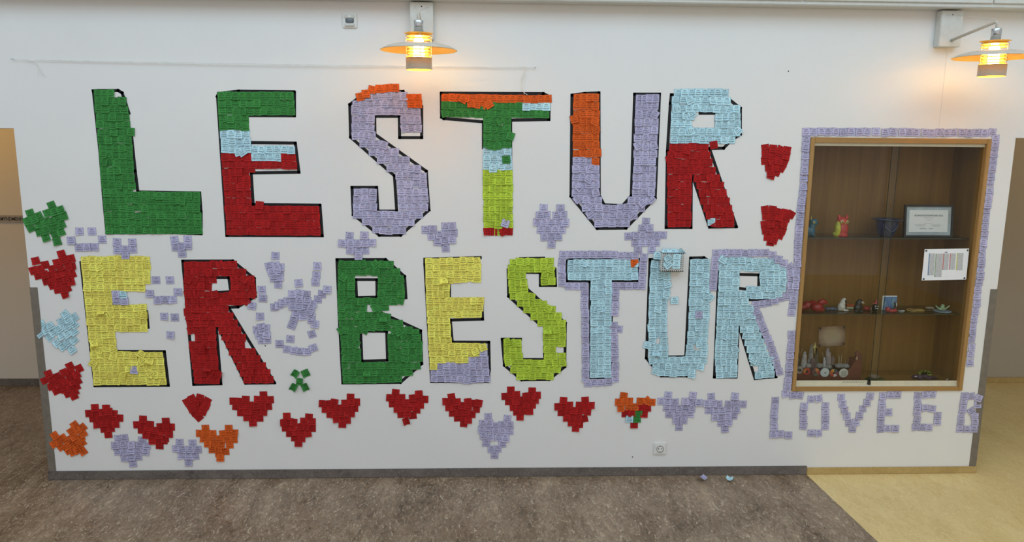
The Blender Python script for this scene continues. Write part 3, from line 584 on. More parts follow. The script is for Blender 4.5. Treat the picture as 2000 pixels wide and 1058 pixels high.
# socket
P = at(1288.5, 875)
so = empty('wall_socket', (P.x, 0, P.z), 'white square power socket low on the wall', 'socket')
bm = bmesh.new(); rbox(bm, -.0405, .0405, -.009, 0, -.0405, .0405, r=.004); link('frame', bm, MAT['white'], so)
bm = bmesh.new(); rbox(bm, -.0275, .0275, -.0115, -.008, -.0275, .0275, r=.002); link('insert', bm, MAT['white'], so)
bm = bmesh.new(); lathe(bm, [(.0225, -.002), (.0225, .002), (.0195, .002), (.0190, -.001), (.0, -.001)], 32); bmesh.ops.rotate(bm, verts=bm.verts, cent=(0, 0, 0), matrix=Matrix.Rotation(math.pi/2, 3, 'X'))
bmesh.ops.translate(bm, vec=(0, -.0115, 0), verts=bm.verts); link('well', bm, plain('socket_well', (150, 148, 142), .4), so, True)
bm = bmesh.new()
for dx in (-.0095, .0095): ball(bm, (dx, -.0122, .001), (.0034, .001, .0034), 10)
box(bm, -.003, .003, -.0128, -.0118, -.0205, -.0165); box(bm, -.003, .003, -.0128, -.0118, .0165, .0205); link('pin_holes', bm, MAT['dark'], so)
# string line
so_ = empty('string_line', tuple(at(27, 116)), 'white double string stretched between two nails along the wall', 'string')
def rel(pts, r): return [Vector(p)-r.location for p in pts]
bm = bmesh.new()
for k, off in enumerate((0, 3.2)):
    pts = []
    for t in range(21):
        u = t/20; x = 27+u*1018; y = 116+u*16+off*math.sin(math.pi*min(1, u*1.0))*(.9 if k else 0) + 1.2*math.sin(math.pi*u)
        pts.append(at(x, y, -.012))
    tube(bm, rel(pts, so_), .0011, 5)
link('strand', bm, MAT['string'], so_)
for (x, y) in ((27, 116), (1045, 132)):
    bm = bmesh.new(); a = at(x, y, 0); tube(bm, rel([a, a+Vector((0, -.02, .002))], so_), .0022, 8); ball(bm, tuple(a+Vector((0, -.02, .002))-so_.location), .004, 8); link('nail', bm, MAT['chrome'], so_)
bm = bmesh.new()
tube(bm, rel([at(52, 117, -.013), at(62, 118, -.014), at(70, 122, -.015), at(75, 129, -.012), at(82, 142, -.008), at(87, 149, -.006)], so_), .0014, 5)
tube(bm, rel([at(72, 124, -.013), at(75, 135, -.01), at(74, 149, -.006)], so_), .0008, 5); link('loose_end', bm, MAT['string'], so_)
bm = bmesh.new()
tube(bm, rel([at(1018, 130, -.014), at(1027, 131, -.018), at(1024, 140, -.015), at(1019, 152, -.012), at(1018, 164, -.01), at(1021, 174, -.01), at(1025, 182, -.01), at(1030, 185, -.01)], so_), .0015, 5)
tube(bm, rel([at(1027, 131, -.016), at(1024, 145, -.013), at(1020, 160, -.01), at(1020, 172, -.01), at(1024, 184, -.01)], so_), .0012, 5)
link('loose_loop', bm, MAT['string'], so_)
# small marks left on the wall (old nail holes)
for k, (x, y) in enumerate([(1540, 139), (518, 675), (1235.5, 892)]):
    bm = bmesh.new(); ball(bm, (0, 0, 0), (.0035, .0012, .004), 8); o = link('nail_hole', bm, MAT['dark']); o.location = at(x, y, -.0004)
    tag(o, ['dark nail hole in the white wall between the lamps', 'dark nail hole beside the lavender note cluster', 'dark nail hole beside the wall socket'][k], 'nail hole', 'nail holes in the wall')

# ---------------------------------------------------------------- lamps
ARM = .36
def lamp(axis_px, bot_py, plate_px, arm0_px, label, tilt):
    pc = at(*plate_px, -.055)
    root = empty('wall_lamp', (pc.x, 0, pc.z), label, 'lamp', 'wall lamps')
    b = at(axis_px, bot_py, -ARM); o0 = root.location
    c = Vector((b.x, -ARM, b.z)) - o0                 # bottom centre of the shade, local
    bm = bmesh.new(); rbox(bm, -.0635, .0635, -.055, 0, -.098, .098, r=.003); link('wall_plate', bm, MAT['white2'], root)
    top = c.z + .285
    a0 = at(*arm0_px, -.055)-o0
    ce = Vector((c.x, -ARM, top))
    bm = bmesh.new(); tube(bm, [a0, ce+Vector((0, .012, -.004)), ce+Vector((0, .003, -.008)), ce+Vector((0, 0, -.018)), ce+Vector((0, 0, -.062))], .0078, 12); link('arm', bm, MAT['lampgrey'], root, True)
    for s in (-1, 1):
        bm = bmesh.new(); tube(bm, [Vector((.036*s, -.053, .075)), Vector((.036*s, -.062, .073)), ce+Vector((s*.004, .006, .008))], .0015, 6); link('stay_wire', bm, MAT['lampgrey'], root)
    bm = bmesh.new(); ball(bm, (.0, -.056, .075), (.004, .002, .004), 10); link('screw', bm, MAT['dark'], root)
    bm = bmesh.new(); lathe(bm, [(.0, .245), (.0235, .245), (.0245, .243), (.0245, .188), (.0, .188)], 32, c); link('socket_tube', bm, MAT['chrome'], root, True)
    # top cap, louvre rings
    bm = bmesh.new(); lathe(bm, [(.0, .1835), (.060, .1835), (.0745, .182), (.0745, .181), (.060, .1815), (.0, .1815)], 44, c); link('top_cap', bm, MAT['lampgrey'], root, True)
    bm = bmesh.new(); lathe(bm, [(.0735, .1806), (.045, .172), (.0, .171)], 44, c); link('cap_lining', bm, MAT['lampyel'], root, True)
    for zz in (.166, .151, .128, .112, .096, .080, .066):
        bm = bmesh.new(); lathe(bm, [(.044, zz+.008), (.0655, zz), (.0655, zz-.0016), (.044, zz+.0064)], 44, c, True); link('louvre_ring', bm, MAT['lampyel'], root, True)
    bm = bmesh.new(); lathe(bm, [(.066, .1335), (.12, .1275), (.165, .1155), (.197, .0985), (.1975, .097), (.165, .114), (.12, .126), (.066, .132)], 64, c); link('dish_shade', bm, MAT['lampgrey'], root, True)
    bm = bmesh.new(); lathe(bm, [(.064, .1312), (.12, .1252), (.165, .1132), (.1965, .0964)], 64, c); link('dish_lining', bm, MAT['lampyel'], root, True)
    for k in range(4):
        an = tilt + k*math.pi/2; dx, dy = .0645*math.cos(an), .0645*math.sin(an)
        bm = bmesh.new(); tube(bm, [c+Vector((dx, dy, .182)), c+Vector((dx, dy, .05))], .0018, 6); link('rod', bm, MAT['lampgrey'], root)
    bm = bmesh.new(); lathe(bm, [(.0655, .0605), (.067, .060), (.067, .001), (.0665, 0), (.0655, .0)], 48, c); link('collar', bm, MAT['lampgrey'], root, True)
    bm = bmesh.new(); lathe(bm, [(.0652, .0605), (.0652, .0)], 48, c); link('collar_lining', bm, MAT['lampyel'], root, True)
    e = NT('lit_bulb_glass'); e.b.inputs['Emission Color'].default_value = (1, .62, .18, 1); e.b.inputs['Emission Strength'].default_value = 62; e.b.inputs['Base Color'].default_value = (1, .9, .7, 1)
    bm = bmesh.new(); lathe(bm, [(.0, .178), (.015, .178), (.018, .165), (.026, .14), (.028, .07), (.024, .045), (.012, .034), (0, .032)], 24, c); link('bulb', bm, e.m, root, True)
    return root
lamp(818.5, 136.5, (823.5, 40.5), (826, 66), 'lit wall lamp with round brim above letters S and T', .18)
lamp(1936, 149.5, (1858, 56), (1858, 79), 'lit wall lamp with round brim above the display cabinet', .55)
bpy.context.view_layer.update()

# ---------------------------------------------------------------- white basket on letter U
P = at(1309, 527); bz = P.z
bk = empty('plastic_basket', (P.x, 0, bz), 'small white grid basket fixed to the wall over letter U', 'basket')
w2, hh, dp = .066, .110, .055
bm = bmesh.new()
for k in range(12):
    x = -w2+2*w2*k/11; box(bm, x-.0015, x+.0015, -dp, -dp+.003, 0, hh)
for k in range(10):
    z = hh*k/9; box(bm, -w2, w2, -dp, -dp+.003, z-.0015, z+.0015)
link('front_grid', bm, MAT['white'], bk)
for s in (-1, 1):
    bm = bmesh.new()
    for k in range(6):
        y = -dp+dp*k/5; box(bm, s*w2-.0015, s*w2+.0015, y-.002, y+.002, 0, hh)
    for k in range(10): box(bm, s*w2-.0015, s*w2+.0015, -dp, 0, hh*k/9-.0015, hh*k/9+.0015)
    link('side_grid', bm, MAT['white'], bk)
for zz in (0, hh):
    bm = bmesh.new()
    for k in range(12):
        x = -w2+2*w2*k/11; box(bm, x-.0015, x+.0015, -dp, 0, zz-.0015, zz+.0015)
    for k in range(5): box(bm, -w2, w2, -dp+dp*k/5, -dp+dp*k/5+.003, zz-.0015, zz+.0015)
    link('top_grid' if zz else 'bottom_grid', bm, MAT['white'], bk)
for (x, y, r, v) in [(1305,505,35,4),(1304,516,38,1),(1322,503,-2,0),(1321,517,0,0)]:
    p = at(x, y, -dp-.002); note(bk, p.x, p.z, 'B', r, v, 2, 1, Y=-dp-.002)
for (x, y, r, v) in [(1284,499,0,0),(1329,493,48,6),(1300,493,4,5),(1315,493,-4,5)]:
    p = at(x, y, -.03); note(bk, p.x, p.z, 'B', r, v, 2, 1, Y=-.03)

# ---------------------------------------------------------------- scraps on the floor
for k, (x, y, c, lab) in enumerate([(1372, 937.5, 'L', 'curled lavender note lying on the brown floor'), (1425, 939, 'B', 'curled light blue note lying on the brown floor')]):
    p = atZ(x, y, 0); o = bpy.data.objects.new('paper_note', note_mesh(6, c)); COL.objects.link(o); o.location = (p.x, p.y, .0145)
    o.rotation_euler = (math.radians(-84), 0, math.radians((20, -25)[k])); tag(o, lab, 'note', 'fallen notes')

# ================================================================== DISPLAY CABINET
cab = empty('display_cabinet', ((CX0+CX1)/2, 0, CZ0), 'beech framed display cabinet let into the wall with sliding glass', 'cabinet')
O = cab.location
def cpart(name, x0, x1, y0, y1, z0, z1, mat, r=.002, parent=cab):
    bm = bmesh.new(); rbox(bm, x0-O.x, x1-O.x, y0, y1, z0-O.z, z1-O.z, r=r) if r else box(bm, x0-O.x, x1-O.x, y0, y1, z0-O.z, z1-O.z)
    return link(name, bm, mat, parent)
fl, ft, fb, fr = .024, .030, .025, .026; fp = -.012
DEP = .30
cpart('frame_stile', CX0, CX0+fl, fp, .05, CZ0, CZ1, MAT['frame'])
cpart('frame_stile', CX1-fr, CX1, fp, .05, CZ0, CZ1, MAT['frame'])
cpart('frame_rail', CX0+fl, CX1-fr, fp+.0006, .05, CZ1-ft, CZ1, MAT['frameh'])
cpart('frame_rail', CX0+fl, CX1-fr, fp+.0006, .05, CZ0, CZ0+fb, MAT['frameh'])
ix0, ix1, iz0, iz1 = CX0+fl-.004, CX1-fr+.004, CZ0+fb-.002, CZ1-ft+.004
cpart('back_panel', ix0, ix1, DEP, DEP+.012, iz0, iz1, MAT['oak'], 0)
cpart('side_panel', ix0-.006, ix0, .04, DEP, iz0, iz1, MAT['oak'], 0)
cpart('side_panel', ix1, ix1+.006, .04, DEP, iz0, iz1, MAT['oak'], 0)
cpart('top_panel', ix0, ix1, .04, DEP, iz1, iz1+.006, MAT['oakx'], 0)
FZ = iz0+.010
cpart('bottom_panel', ix0, ix1, .04, DEP, iz0-.004, FZ, MAT['oakx'], 0)
xm_ = at(1700, 742, .02).x
cpart('top_track', ix0, ix1, .006, .045, iz1-.022, iz1, MAT['track'])
cpart('bottom_track', ix0, ix1, .004, .045, iz0, iz0+.008, MAT['track'])
xl, xr = at(1727.5, 520, .02).x, at(1744, 520, .02).x
xl, xr = at(1722, 500, .02).x, at(1738, 500, .02).x
dl = cpart('sliding_door', ix0, xr, .030, .035, iz0+.004, iz1-.006, MAT['glass'], 0)
dr = cpart('sliding_door', xl, ix1, .014, .019, iz0+.004, iz1-.006, MAT['glass'], 0)
cpart('door_rail', ix0, xm_-.012, .0285, .0365, iz0+.006, iz0+.032, MAT['track'], .001, dl)
cpart('door_rail', xm_, ix1, .0125, .0205, iz0+.006, iz0+.034, MAT['track'], .001, dr)
cpart('end_cap', xm_-.014, xm_-.001, .012, .037, iz0+.005, iz0+.031, MAT['dark'], .001, dl)
cpart('glass_edge', xr, xr+.0012, .0298, .0352, iz0+.03, iz1-.02, MAT['gedge'], 0, dl)
cpart('glass_edge', xl-.0012, xl, .0138, .0192, iz0+.03, iz1-.02, MAT['gedge'], 0, dr)
bm = bmesh.new(); pts = []
for k in range(30): pts.append(Vector((at(1645+k*1.5, 745.5+1.6*math.sin(k*1.7)+k*.05*math.cos(k), .0282).x-O.x, .0282, at(1645+k*1.5, 746+1.8*math.sin(k*1.7), .0282).z-O.z)))
tube(bm, pts, .0008, 4); link('scribble', bm, MAT['ink'], dl)
SY0, SY1 = .055, DEP-.004
def shelf(py):
    z = at(1720, py, SY0).z
    s = cpart('glass_shelf', ix0+.001, ix1-.001, SY0, SY1, z-.003, z+.003, MAT['shelfglass'], 0)
    cpart('shelf_edge', ix0+.001, ix1-.004, SY0-.001, SY0, z-.003, z+.003, MAT['gedge'], 0, s); return z+.003
Z1 = shelf(465.5); Z2 = shelf(613.5)
def C(name, c): return plain(name, c, .3, coat=.25, var=.15, scale=60)
def spot(px, py, z):
    p = atZ(px, py, z); return Vector((p.x, min(max(p.y, SY0+.03), SY1-.03), z))
def thing(name, px, py, z, label, cat, y=None, **kw):
    p = spot(px, py, z)
    if y is not None: p = at(px, py, y); p = Vector((p.x, y, z))
    return empty(name, p, label, cat, **kw)
# --- top shelf
t = thing('bird_figure', 1583, 460, Z1, 'glazed blue ceramic bird with yellow beak on the top shelf', 'figurine', y=.13)
bm = bmesh.new(); ball(bm, (0, 0, .03), (.027, .024, .030)); ball(bm, (.004, 0, .062), (.020, .019, .022)); ball(bm, (.012, 0, .085), (.027, .022, .024)); ball(bm, (.03, 0, .082), (.012, .01, .01)); ball(bm, (.010, -.016, .008), (.012, .016, .008)); ball(bm, (-.02, 0, .03), (.012, .018, .03))
clay('body', bm, C('glaze_teal', (52, 108, 126)), t)
bm = bmesh.new(); lathe(bm, [(.006, .10), (.003, .118), (0, .128)], 8, (-.004, 0, 0)); link('horn', bm, C('glaze_ochre', (206, 176, 70)), t)
bm = bmesh.new(); ball(bm, (.006, -.021, .086), (.007, .004, .007)); link('eye', bm, C('glaze_ochre', (206, 176, 70)), t, True)
t = thing('owl_figure', 1641, 460, Z1, 'red glazed ceramic owl with a yellow-green wing', 'figurine', y=.14)
red = C('glaze_owl_red', (206, 68, 58))
bm = bmesh.new(); ball(bm, (.008, 0, .045), (.038, .032, .050)); ball(bm, (.006, 0, .088), (.036, .030, .032)); ball(bm, (-.018, 0, .118), (.010, .010, .014)); ball(bm, (.032, 0, .120), (.010, .010, .014)); lathe(bm, [(0, 0), (.036, 0), (.038, .012), (0, .03)], 20, (.008, 0, 0)); clay('body', bm, red, t)
bm = bmesh.new(); ball(bm, (-.026, -.014, .045), (.020, .020, .050)); ball(bm, (-.034, -.010, .015), (.018, .016, .016)); clay('wing', bm, C('glaze_lime', (196, 196, 60)), t)
for dx in (-.010, .024):
    bm = bmesh.new(); ball(bm, (dx, -.029, .090), (.010, .006, .010)); e = link('eye', bm, C('glaze_cream', (220, 206, 130)), t, True)
    bm = bmesh.new(); ball(bm, (dx, -.034, .090), (.0045, .003, .0045)); link('pupil', bm, MAT['dark'], e, True)
bm = bmesh.new(); lathe(bm, [(.006, .0), (.004, -.008), (0, -.016)], 8, (.007, -.034, .086)); link('beak', bm, C('glaze_ochre', (206, 176, 70)), t)
t = thing('ceramic_bowl', 1730, 460, Z1, 'dark blue glazed bowl with a wide flat rim', 'bowl', y=.15)
bm = bmesh.new(); lathe(bm, [(0, 0), (.036, 0), (.046, .012), (.060, .060), (.064, .092), (.066, .098), (.090, .103), (.092, .107), (.066, .104), (.060, .098), (.056, .060), (.040, .016), (0, .010)], 48); link('body', bm, C('glaze_navy', (44, 54, 92)), t, True)
bm = bmesh.new(); pts = [(.066*math.sin(a), -.066*math.cos(a)*.98, .074-.040*math.cos(a*1.9)**2) for a in [(-.8+1.6*k/14) for k in range(15)]]; tube(bm, pts, .0028, 8); link('relief_band', bm, C('glaze_navy_light', (84, 96, 132)), t, True)
# certificate frame
pa = at(1812, 462, .10)
t = empty('certificate_frame', (pa.x, .10, Z1), 'black framed certificate standing on the top glass shelf', 'picture frame')
fw_, fh_ = .305, .198
def fbar(x0, x1, z0, z1, y0, y1, m, name): bm = bmesh.new(); rbox(bm, x0, x1, y0, y1, z0, z1, r=.0015); return link(name, bm, m, t)
for a in ((-fw_/2, fw_/2, 0, .012), (-fw_/2, fw_/2, fh_-.012, fh_), (-fw_/2, -fw_/2+.012, .012, fh_-.012), (fw_/2-.012, fw_/2, .012, fh_-.012)): fbar(a[0], a[1], a[2], a[3], -.008, .010, MAT['dark'], 'frame_bar')
fbar(-fw_/2+.008, fw_/2-.008, .008, fh_-.008, 0, .006, plain('certificate_border', (176, 188, 196), .5, var=.1, scale=12), 'certificate_border')
fbar(-fw_/2+.030, fw_/2-.030, .030, fh_-.030, -.0012, .002, MAT['paper'], 'certificate_sheet')
text('lettering', 'ALÞINGISKOSNINGAR 2016', .0148, MAT['ink'], t, (0, -.0016, .132), depth=.0003)
def scrib(parent, x0, x1, z, amp, n, y, r=.0005, mat=None):
    bm = bmesh.new(); pts = [(x0+(x1-x0)*k/n, y, z+amp*math.sin(k*2.3)*math.cos(k*.7)) for k in range(n+1)]; tube(bm, pts, r, 4); link('handwriting', bm, mat or MAT['ink'], parent)
scrib(t, -.030, .030, .119, .0012, 24, -.0016, .0005); scrib(t, -.016, .016, .106, .002, 14, -.0016); scrib(t, -.03, .03, .085, .0006, 20, -.0016, .0003)
scrib(t, -.085, -.02, .075, .006, 22, -.0016); scrib(t, .018, .078, .074, .005, 20, -.0016); scrib(t, -.075, -.025, .066, .0004, 8, -.0016, .0003); scrib(t, .025, .072, .066, .0004, 8, -.0016, .0003)
scrib(t, -.055, -.012, .053, .0015, 16, -.0016, .0009); scrib(t, .004, .03, .053, .0012, 12, -.0016, .0009)
for o in t.children: pass
t.rotation_euler = (math.radians(-6), 0, math.radians(0))
# notice on the right pane
pn = at(1846.5, 516, .0135)
t = empty('notice_sheet', (pn.x, .0135, pn.z), 'white notice sheet with coloured name columns stuck on the glass', 'notice')
def shp(name, pts, y0, y1, mat): bm = bmesh.new(); prism(bm, pts, y0, y1); return link(name, bm, mat, t)
def q_(px, py): p = at(px, py, .013); return (p.x-pn.x, p.z-pn.z)
shp('sheet', [q_(1806, 486.5), q_(1893, 485), q_(1887, 545.5), q_(1800, 547.5)], -.0006, 0, MAT['paper'])
lines = NT('printed_name_lines'); uvn = lines.coord('Object', (160, 1, 700)); nn = lines.noise(uvn, 1.0, 2)
lines.col(lines.ramp(nn, [(.40, lin((150, 152, 156))), (.60, lin((222, 224, 226)))])); lines.rough(.7)
cols = [((92, 128, 170), 1814.5, 1826.5, 494.5, 537.5), ((150, 172, 140), 1827.5, 1842, 495, 541), ((196, 120, 116), 1842.5, 1854, 494.5, 527), ((196, 120, 128), 1855.5, 1867, 494.5, 526.5), ((206, 204, 96), 1869, 1882, 494, 527.5)]
for k, (cc, x0, x1, y0, y1) in enumerate(cols):
    sl = (y1-y0)*.07
    shp('name_column', [q_(x0+1.5, y0), q_(x1, y0), q_(x1-sl, y1), q_(x0+1.5-sl, y1)], -.0010, -.0005, lines.m)
    shp('column_strip', [q_(x0, y0), q_(x0+1.7, y0), q_(x0+1.7-sl, y1), q_(x0-sl, y1)], -.0011, -.0005, plain('strip_%d' % k, cc, .7, var=.02))
x, z = q_(1848, 492.5); bm = bmesh.new(); box(bm, x-.008, x+.008, -.0010, -.0005, z-.0022, z+.0022); link('heading', bm, MAT['ink'], t)
for (x, y) in ((1809, 489.5), (1890, 488.5), (1804, 544.5), (1883.5, 543)):
    a, b = q_(x, y); bm = bmesh.new(); lathe(bm, [(0, .004), (.004, .0035), (.0062, .001), (.0062, 0)], 14); bmesh.ops.rotate(bm, verts=bm.verts, cent=(0, 0, 0), matrix=Matrix.Rotation(math.pi/2, 3, 'X')); bmesh.ops.translate(bm, vec=(a, -.0006, b), verts=bm.verts); link('tack', bm, plain('grey_tack', (74, 80, 84), .4), t, True)
# --- middle shelf
t = thing('lizard_figure', 1592, 606, Z2, 'glossy dark red ceramic lizard lying at the end of the shelf', 'figurine', y=.14)
bm = bmesh.new(); ball(bm, (0, -.02, .028), (.040, .036, .030)); ball(bm, (-.012, .01, .042), (.028, .028, .024)); ball(bm, (-.045, .02, .030), (.03, .03, .028)); ball(bm, (-.07, .02, .02), (.03, .03, .02)); ball(bm, (.022, 0, .03), (.025, .022, .022)); ball(bm, (.030, 0, .050), (.020, .020, .020)); ball(bm, (.044, 0, .058), (.024, .018, .018)); ball(bm, (.064, 0, .050), (.012, .014, .010)); ball(bm, (.018, -.03, .014), (.03, .02, .014))
clay('body', bm, C('glaze_red', (158, 26, 34)), t)
def lump(name, px, py, z, label, cat, balls, mat, y=None, vox=.0028, part='body'):
    t = thing(name, px, py, z, label, cat, y); bm = bmesh.new()
    for c, r in balls: ball(bm, c, r)
    clay(part, bm, mat, t, vox); return t
lump('clay_piece', 1622, 603, Z2, 'low slate blue clay piece beside the red lizard', 'figurine', [((-.02, 0, .008), (.018, .018, .009)), ((.012, 0, .009), (.02, .016, .010)), ((.034, 0, .007), (.01, .014, .008))], C('glaze_slate', (86, 98, 124)), .16)
t = lump('penguin_figure', 1645, 603, Z2, 'white glazed figure with a black face, like a hooded penguin', 'figurine', [((-.006, 0, .026), (.024, .022, .028)), ((0, 0, .052), (.017, .017, .024)), ((.006, -.002, .068), (.014, .014, .014)), ((.018, -.012, .005), (.02, .012, .006)), ((-.018, 0, .02), (.012, .016, .022))], C('glaze_white', (214, 210, 200)), .14)
bm = bmesh.new(); ball(bm, (.011, -.011, .064), (.008, .006, .011)); ball(bm, (.020, -.004, .045), (.003, .006, .018)); link('face', bm, MAT['dark'], t, True)
t = thing('clay_block', 1659, 603, Z2, 'orange topped flat clay block behind the hooded penguin', 'figurine', y=.20)
bm = bmesh.new(); rbox(bm, -.028, .034, -.02, .02, 0, .014, r=.004); link('base', bm, C('glaze_mint', (206, 208, 180)), t); bm = bmesh.new(); rbox(bm, -.028, .030, -.018, .018, .013, .028, r=.005); link('top', bm, C('glaze_orange', (206, 92, 40)), t)
t = lump('penguin_figure', 1675, 607, Z2, 'glossy black penguin figure with a white beak', 'figurine', [((0, 0, .024), (.028, .024, .028)), ((.002, 0, .050), (.021, .019, .024)), ((.008, 0, .068), (.016, .015, .014)), ((.018, -.014, .006), (.016, .012, .007)), ((-.016, -.012, .006), (.014, .012, .007))], C('glaze_black', (26, 24, 26)), .11)
bm = bmesh.new(); ball(bm, (.020, -.010, .062), (.009, .007, .007)); ball(bm, (.026, -.012, .058), (.006, .005, .004)); link('beak', bm, C('glaze_cream2', (206, 190, 170)), t, True)
t = lump('clay_fish', 1694, 604, Z2, 'small red and pink clay fish between the dark figures', 'figurine', [((-.006, 0, .012), (.022, .016, .013)), ((.010, 0, .010), (.012, .014, .010))], C('glaze_fishred', (170, 44, 50)), .16)
bm = bmesh.new(); ball(bm, (.022, -.004, .009), (.010, .012, .009)); link('tail', bm, C('glaze_pinkwhite', (206, 186, 190)), t, True)
t = lump('imp_figure', 1709, 605, Z2, 'black clay imp with white eyes and a red hat', 'figurine', [((0, 0, .020), (.022, .020, .022)), ((0, 0, .036), (.018, .017, .014))], C('glaze_black', (26, 24, 26)), .12)
bm = bmesh.new(); ball(bm, (.002, 0, .052), (.013, .013, .010)); ball(bm, (.004, 0, .066), (.011, .011, .009)); ball(bm, (-.016, 0, .050), (.005, .005, .006)); clay('hat', bm, C('glaze_hatred', (176, 70, 66)), t)
for dx in (-.007, .008):
    bm = bmesh.new(); ball(bm, (dx, -.017, .036), (.0034, .003, .0038)); link('eye', bm, MAT['white'], t, True)
bm = bmesh.new(); rbox(bm, -.009, .010, -.0225, -.018, .020, .026, r=.002); link('mouth', bm, MAT['white'], t)
t = thing('painted_card', 1736, 600, Z2, 'small blue painted card standing on edge on the middle shelf', 'card', y=.17)
bm = bmesh.new(); rbox(bm, -.046, .046, -.002, .002, 0, .090, r=.001); link('card', bm, MAT['paper'], t)
pm = NT('blue_streaked_paint'); pn_ = pm.noise(pm.coord('Object', (70, 1, 12)), 1, 3, .6, .6); pm.col(pm.ramp(pn_, [(.34, lin((66, 92, 150))), (.5, lin((96, 138, 190))), (.62, lin((150, 180, 178))), (.7, lin((84, 130, 184)))])); pm.rough(.6)
bm = bmesh.new(); box(bm, -.041, .045, -.003, -.0019, .002, .084); link('painting', bm, pm.m, t)
t = lump('cat_figure', 1748, 603, Z2, 'slim black and white clay animal leaning at the blue card', 'figurine', [((-.004, 0, .012), (.012, .008, .012)), ((0, 0, .026), (.007, .007, .016)), ((-.004, 0, .046), (.005, .006, .010))], C('glaze_black', (26, 24, 26)), .145, .002)
bm = bmesh.new(); ball(bm, (.005, -.003, .036), (.003, .004, .014)); link('chest', bm, MAT['white'], t, True)
t = lump('glass_snail', 1739, 607, Z2, 'translucent red glazed snail in front of the blue card', 'figurine', [((.010, 0, .010), (.030, .016, .011)), ((-.018, 0, .018), (.016, .015, .017)), ((.028, 0, .012), (.012, .014, .012))], C('glaze_coral', (184, 62, 66)), .10)
t = lump('clay_bug', 1760, 605, Z2, 'tiny black clay bug on a white base', 'figurine', [((-.006, 0, .010), (.008, .007, .006)), ((.007, 0, .010), (.006, .006, .006))], C('glaze_black', (26, 24, 26)), .12, .002)
bm = bmesh.new(); ball(bm, (.004, .002, .004), (.022, .014, .005)); link('base', bm, MAT['white2'], t, True)
t = thing('clay_bracelet', 1786, 604, Z2, 'flat ochre clay rings lying on the glass shelf', 'ring', y=.14)
bm = bmesh.new()
for (cx_, rx, ry) in ((-.016, .028, .030), (.030, .030, .022)):
    tube(bm, [(cx_+rx*math.cos(a), ry*math.sin(a), .004) for a in [2*math.pi*k/24 for k in range(25)]], .004, 8)
link('ring', bm, C('glaze_sand', (196, 160, 90)), t, True)
t = thing('clay_shell', 1816, 602, Z2, 'pale pink flat clay shell behind the octopus dish', 'figurine', y=.20)
bm = bmesh.new(); ball(bm, (0, 0, .006), (.030, .022, .007)); clay('body', bm, C('glaze_blush', (196, 176, 150)), t)
t = thing('octopus_dish', 1840, 607, Z2, 'pale blue dish with a mint green octopus on it', 'figurine', y=.11)
bm = bmesh.new(); lathe(bm, [(0, 0), (.040, 0), (.052, .005), (.053, .008), (.040, .006), (0, .006)], 36); link('dish', bm, C('glaze_paleblue', (160, 186, 204)), t, True)
bm = bmesh.new(); ball(bm, (0, 0, .026), (.013, .013, .020)); ball(bm, (0, 0, .040), (.012, .012, .010))
for s in (-1, 1):
    for u in range(7): a = u/6; ball(bm, (s*(.008+.034*a), 0, .014+.006*math.sin(a*2)+.018*a*a), .007-.002*a, 10)
clay('octopus', bm, C('glaze_mintgreen', (160, 186, 144)), t)
# --- cabinet floor
yp = DEP-.003
pp = at(1624, 656, yp)
t = empty('parchment_sheet', (pp.x, yp, pp.z), 'brown edged parchment sheet pinned to the cabinet back', 'parchment')
def q2(px, py): p = at(px, py, yp); return (p.x-pp.x, p.z-pp.z)
pmn = NT('aged_parchment'); g = pmn.n('ShaderNodeTexGradient', gradient_type='SPHERICAL'); pmn.l(pmn.coord('Object', (9, 1, 11)), g.inputs[0])
ad = pmn.math('ADD', g.outputs['Fac'], pmn.math('MULTIPLY', pmn.noise(pmn.coord(), 30, 4), .35)); pmn.col(pmn.ramp(ad, [(.15, lin((110, 76, 60))), (.5, lin((176, 150, 128))), (.8, lin((196, 178, 150)))])); pmn.rough(.8)
bm = bmesh.new(); prism(bm, [q2(1599, 638.5), q2(1651, 635.5), q2(1650, 674), q2(1598.5, 677)], -.001, 0); link('sheet', bm, pmn.m, t)
for k in range(8):
    a = q2(1609, 647+k*3.1); b = q2(1642 - (k % 3)*2, 645.8+k*3.1); bm = bmesh.new()
    tube(bm, [(a[0]+(b[0]-a[0])*u/14, -.0013, a[1]+(b[1]-a[1])*u/14+.0009*math.sin(u*2.1+k)) for u in range(15)], .0006, 4); link('handwriting', bm, plain('cream_ink', (214, 200, 172), .8), t)
for (x, y) in ((1602, 641.5), (1648, 639), (1601, 673.5), (1647.5, 671)):
    a, b = q2(x, y); bm = bmesh.new(); ball(bm, (a, -.002, b), (.005, .002, .005), 10); link('corner_mark', bm, MAT['dark'], t, True)
# viking ship
SYP = .10
ps = at(1615, 741, SYP)
t = empty('viking_ship', (ps.x, SYP, FZ), 'brown cardboard viking ship with round shields and paper crew', 'model ship')
def qs(px, py): p = at(px, py, SYP); return (p.x-ps.x, p.z-FZ)
hullm = wood('brown_card_hull', '5d3124', '6e3b2c', '7d4836', 'X', .6, 1.5)
zc = 0.0
hull = [qs(1553.5, 722), qs(1580, 726), qs(1612, 727), qs(1650, 724), qs(1660, 718), qs(1671, 703), qs(1683, 702.5), qs(1681.5, 743)]
hull = [(x, max(z, 0)) for x, z in hull]; hull += [(hull[-1][0]-.005, 0), (hull[0][0], 0)]; hull = [p for i, p in enumerate(hull) if i != 7]
bm = bmesh.new(); prism(bm, hull, -.004, 0); prism(bm, [(x, z) for x, z in hull], .075, .079); link('hull', bm, hullm, t)
bm = bmesh.new(); a, b = hull[0], hull[3]; box(bm, a[0], b[0], 0, .075, .018, .022); link('deck', bm, plain('ship_deck', (52, 34, 28), .7), t)
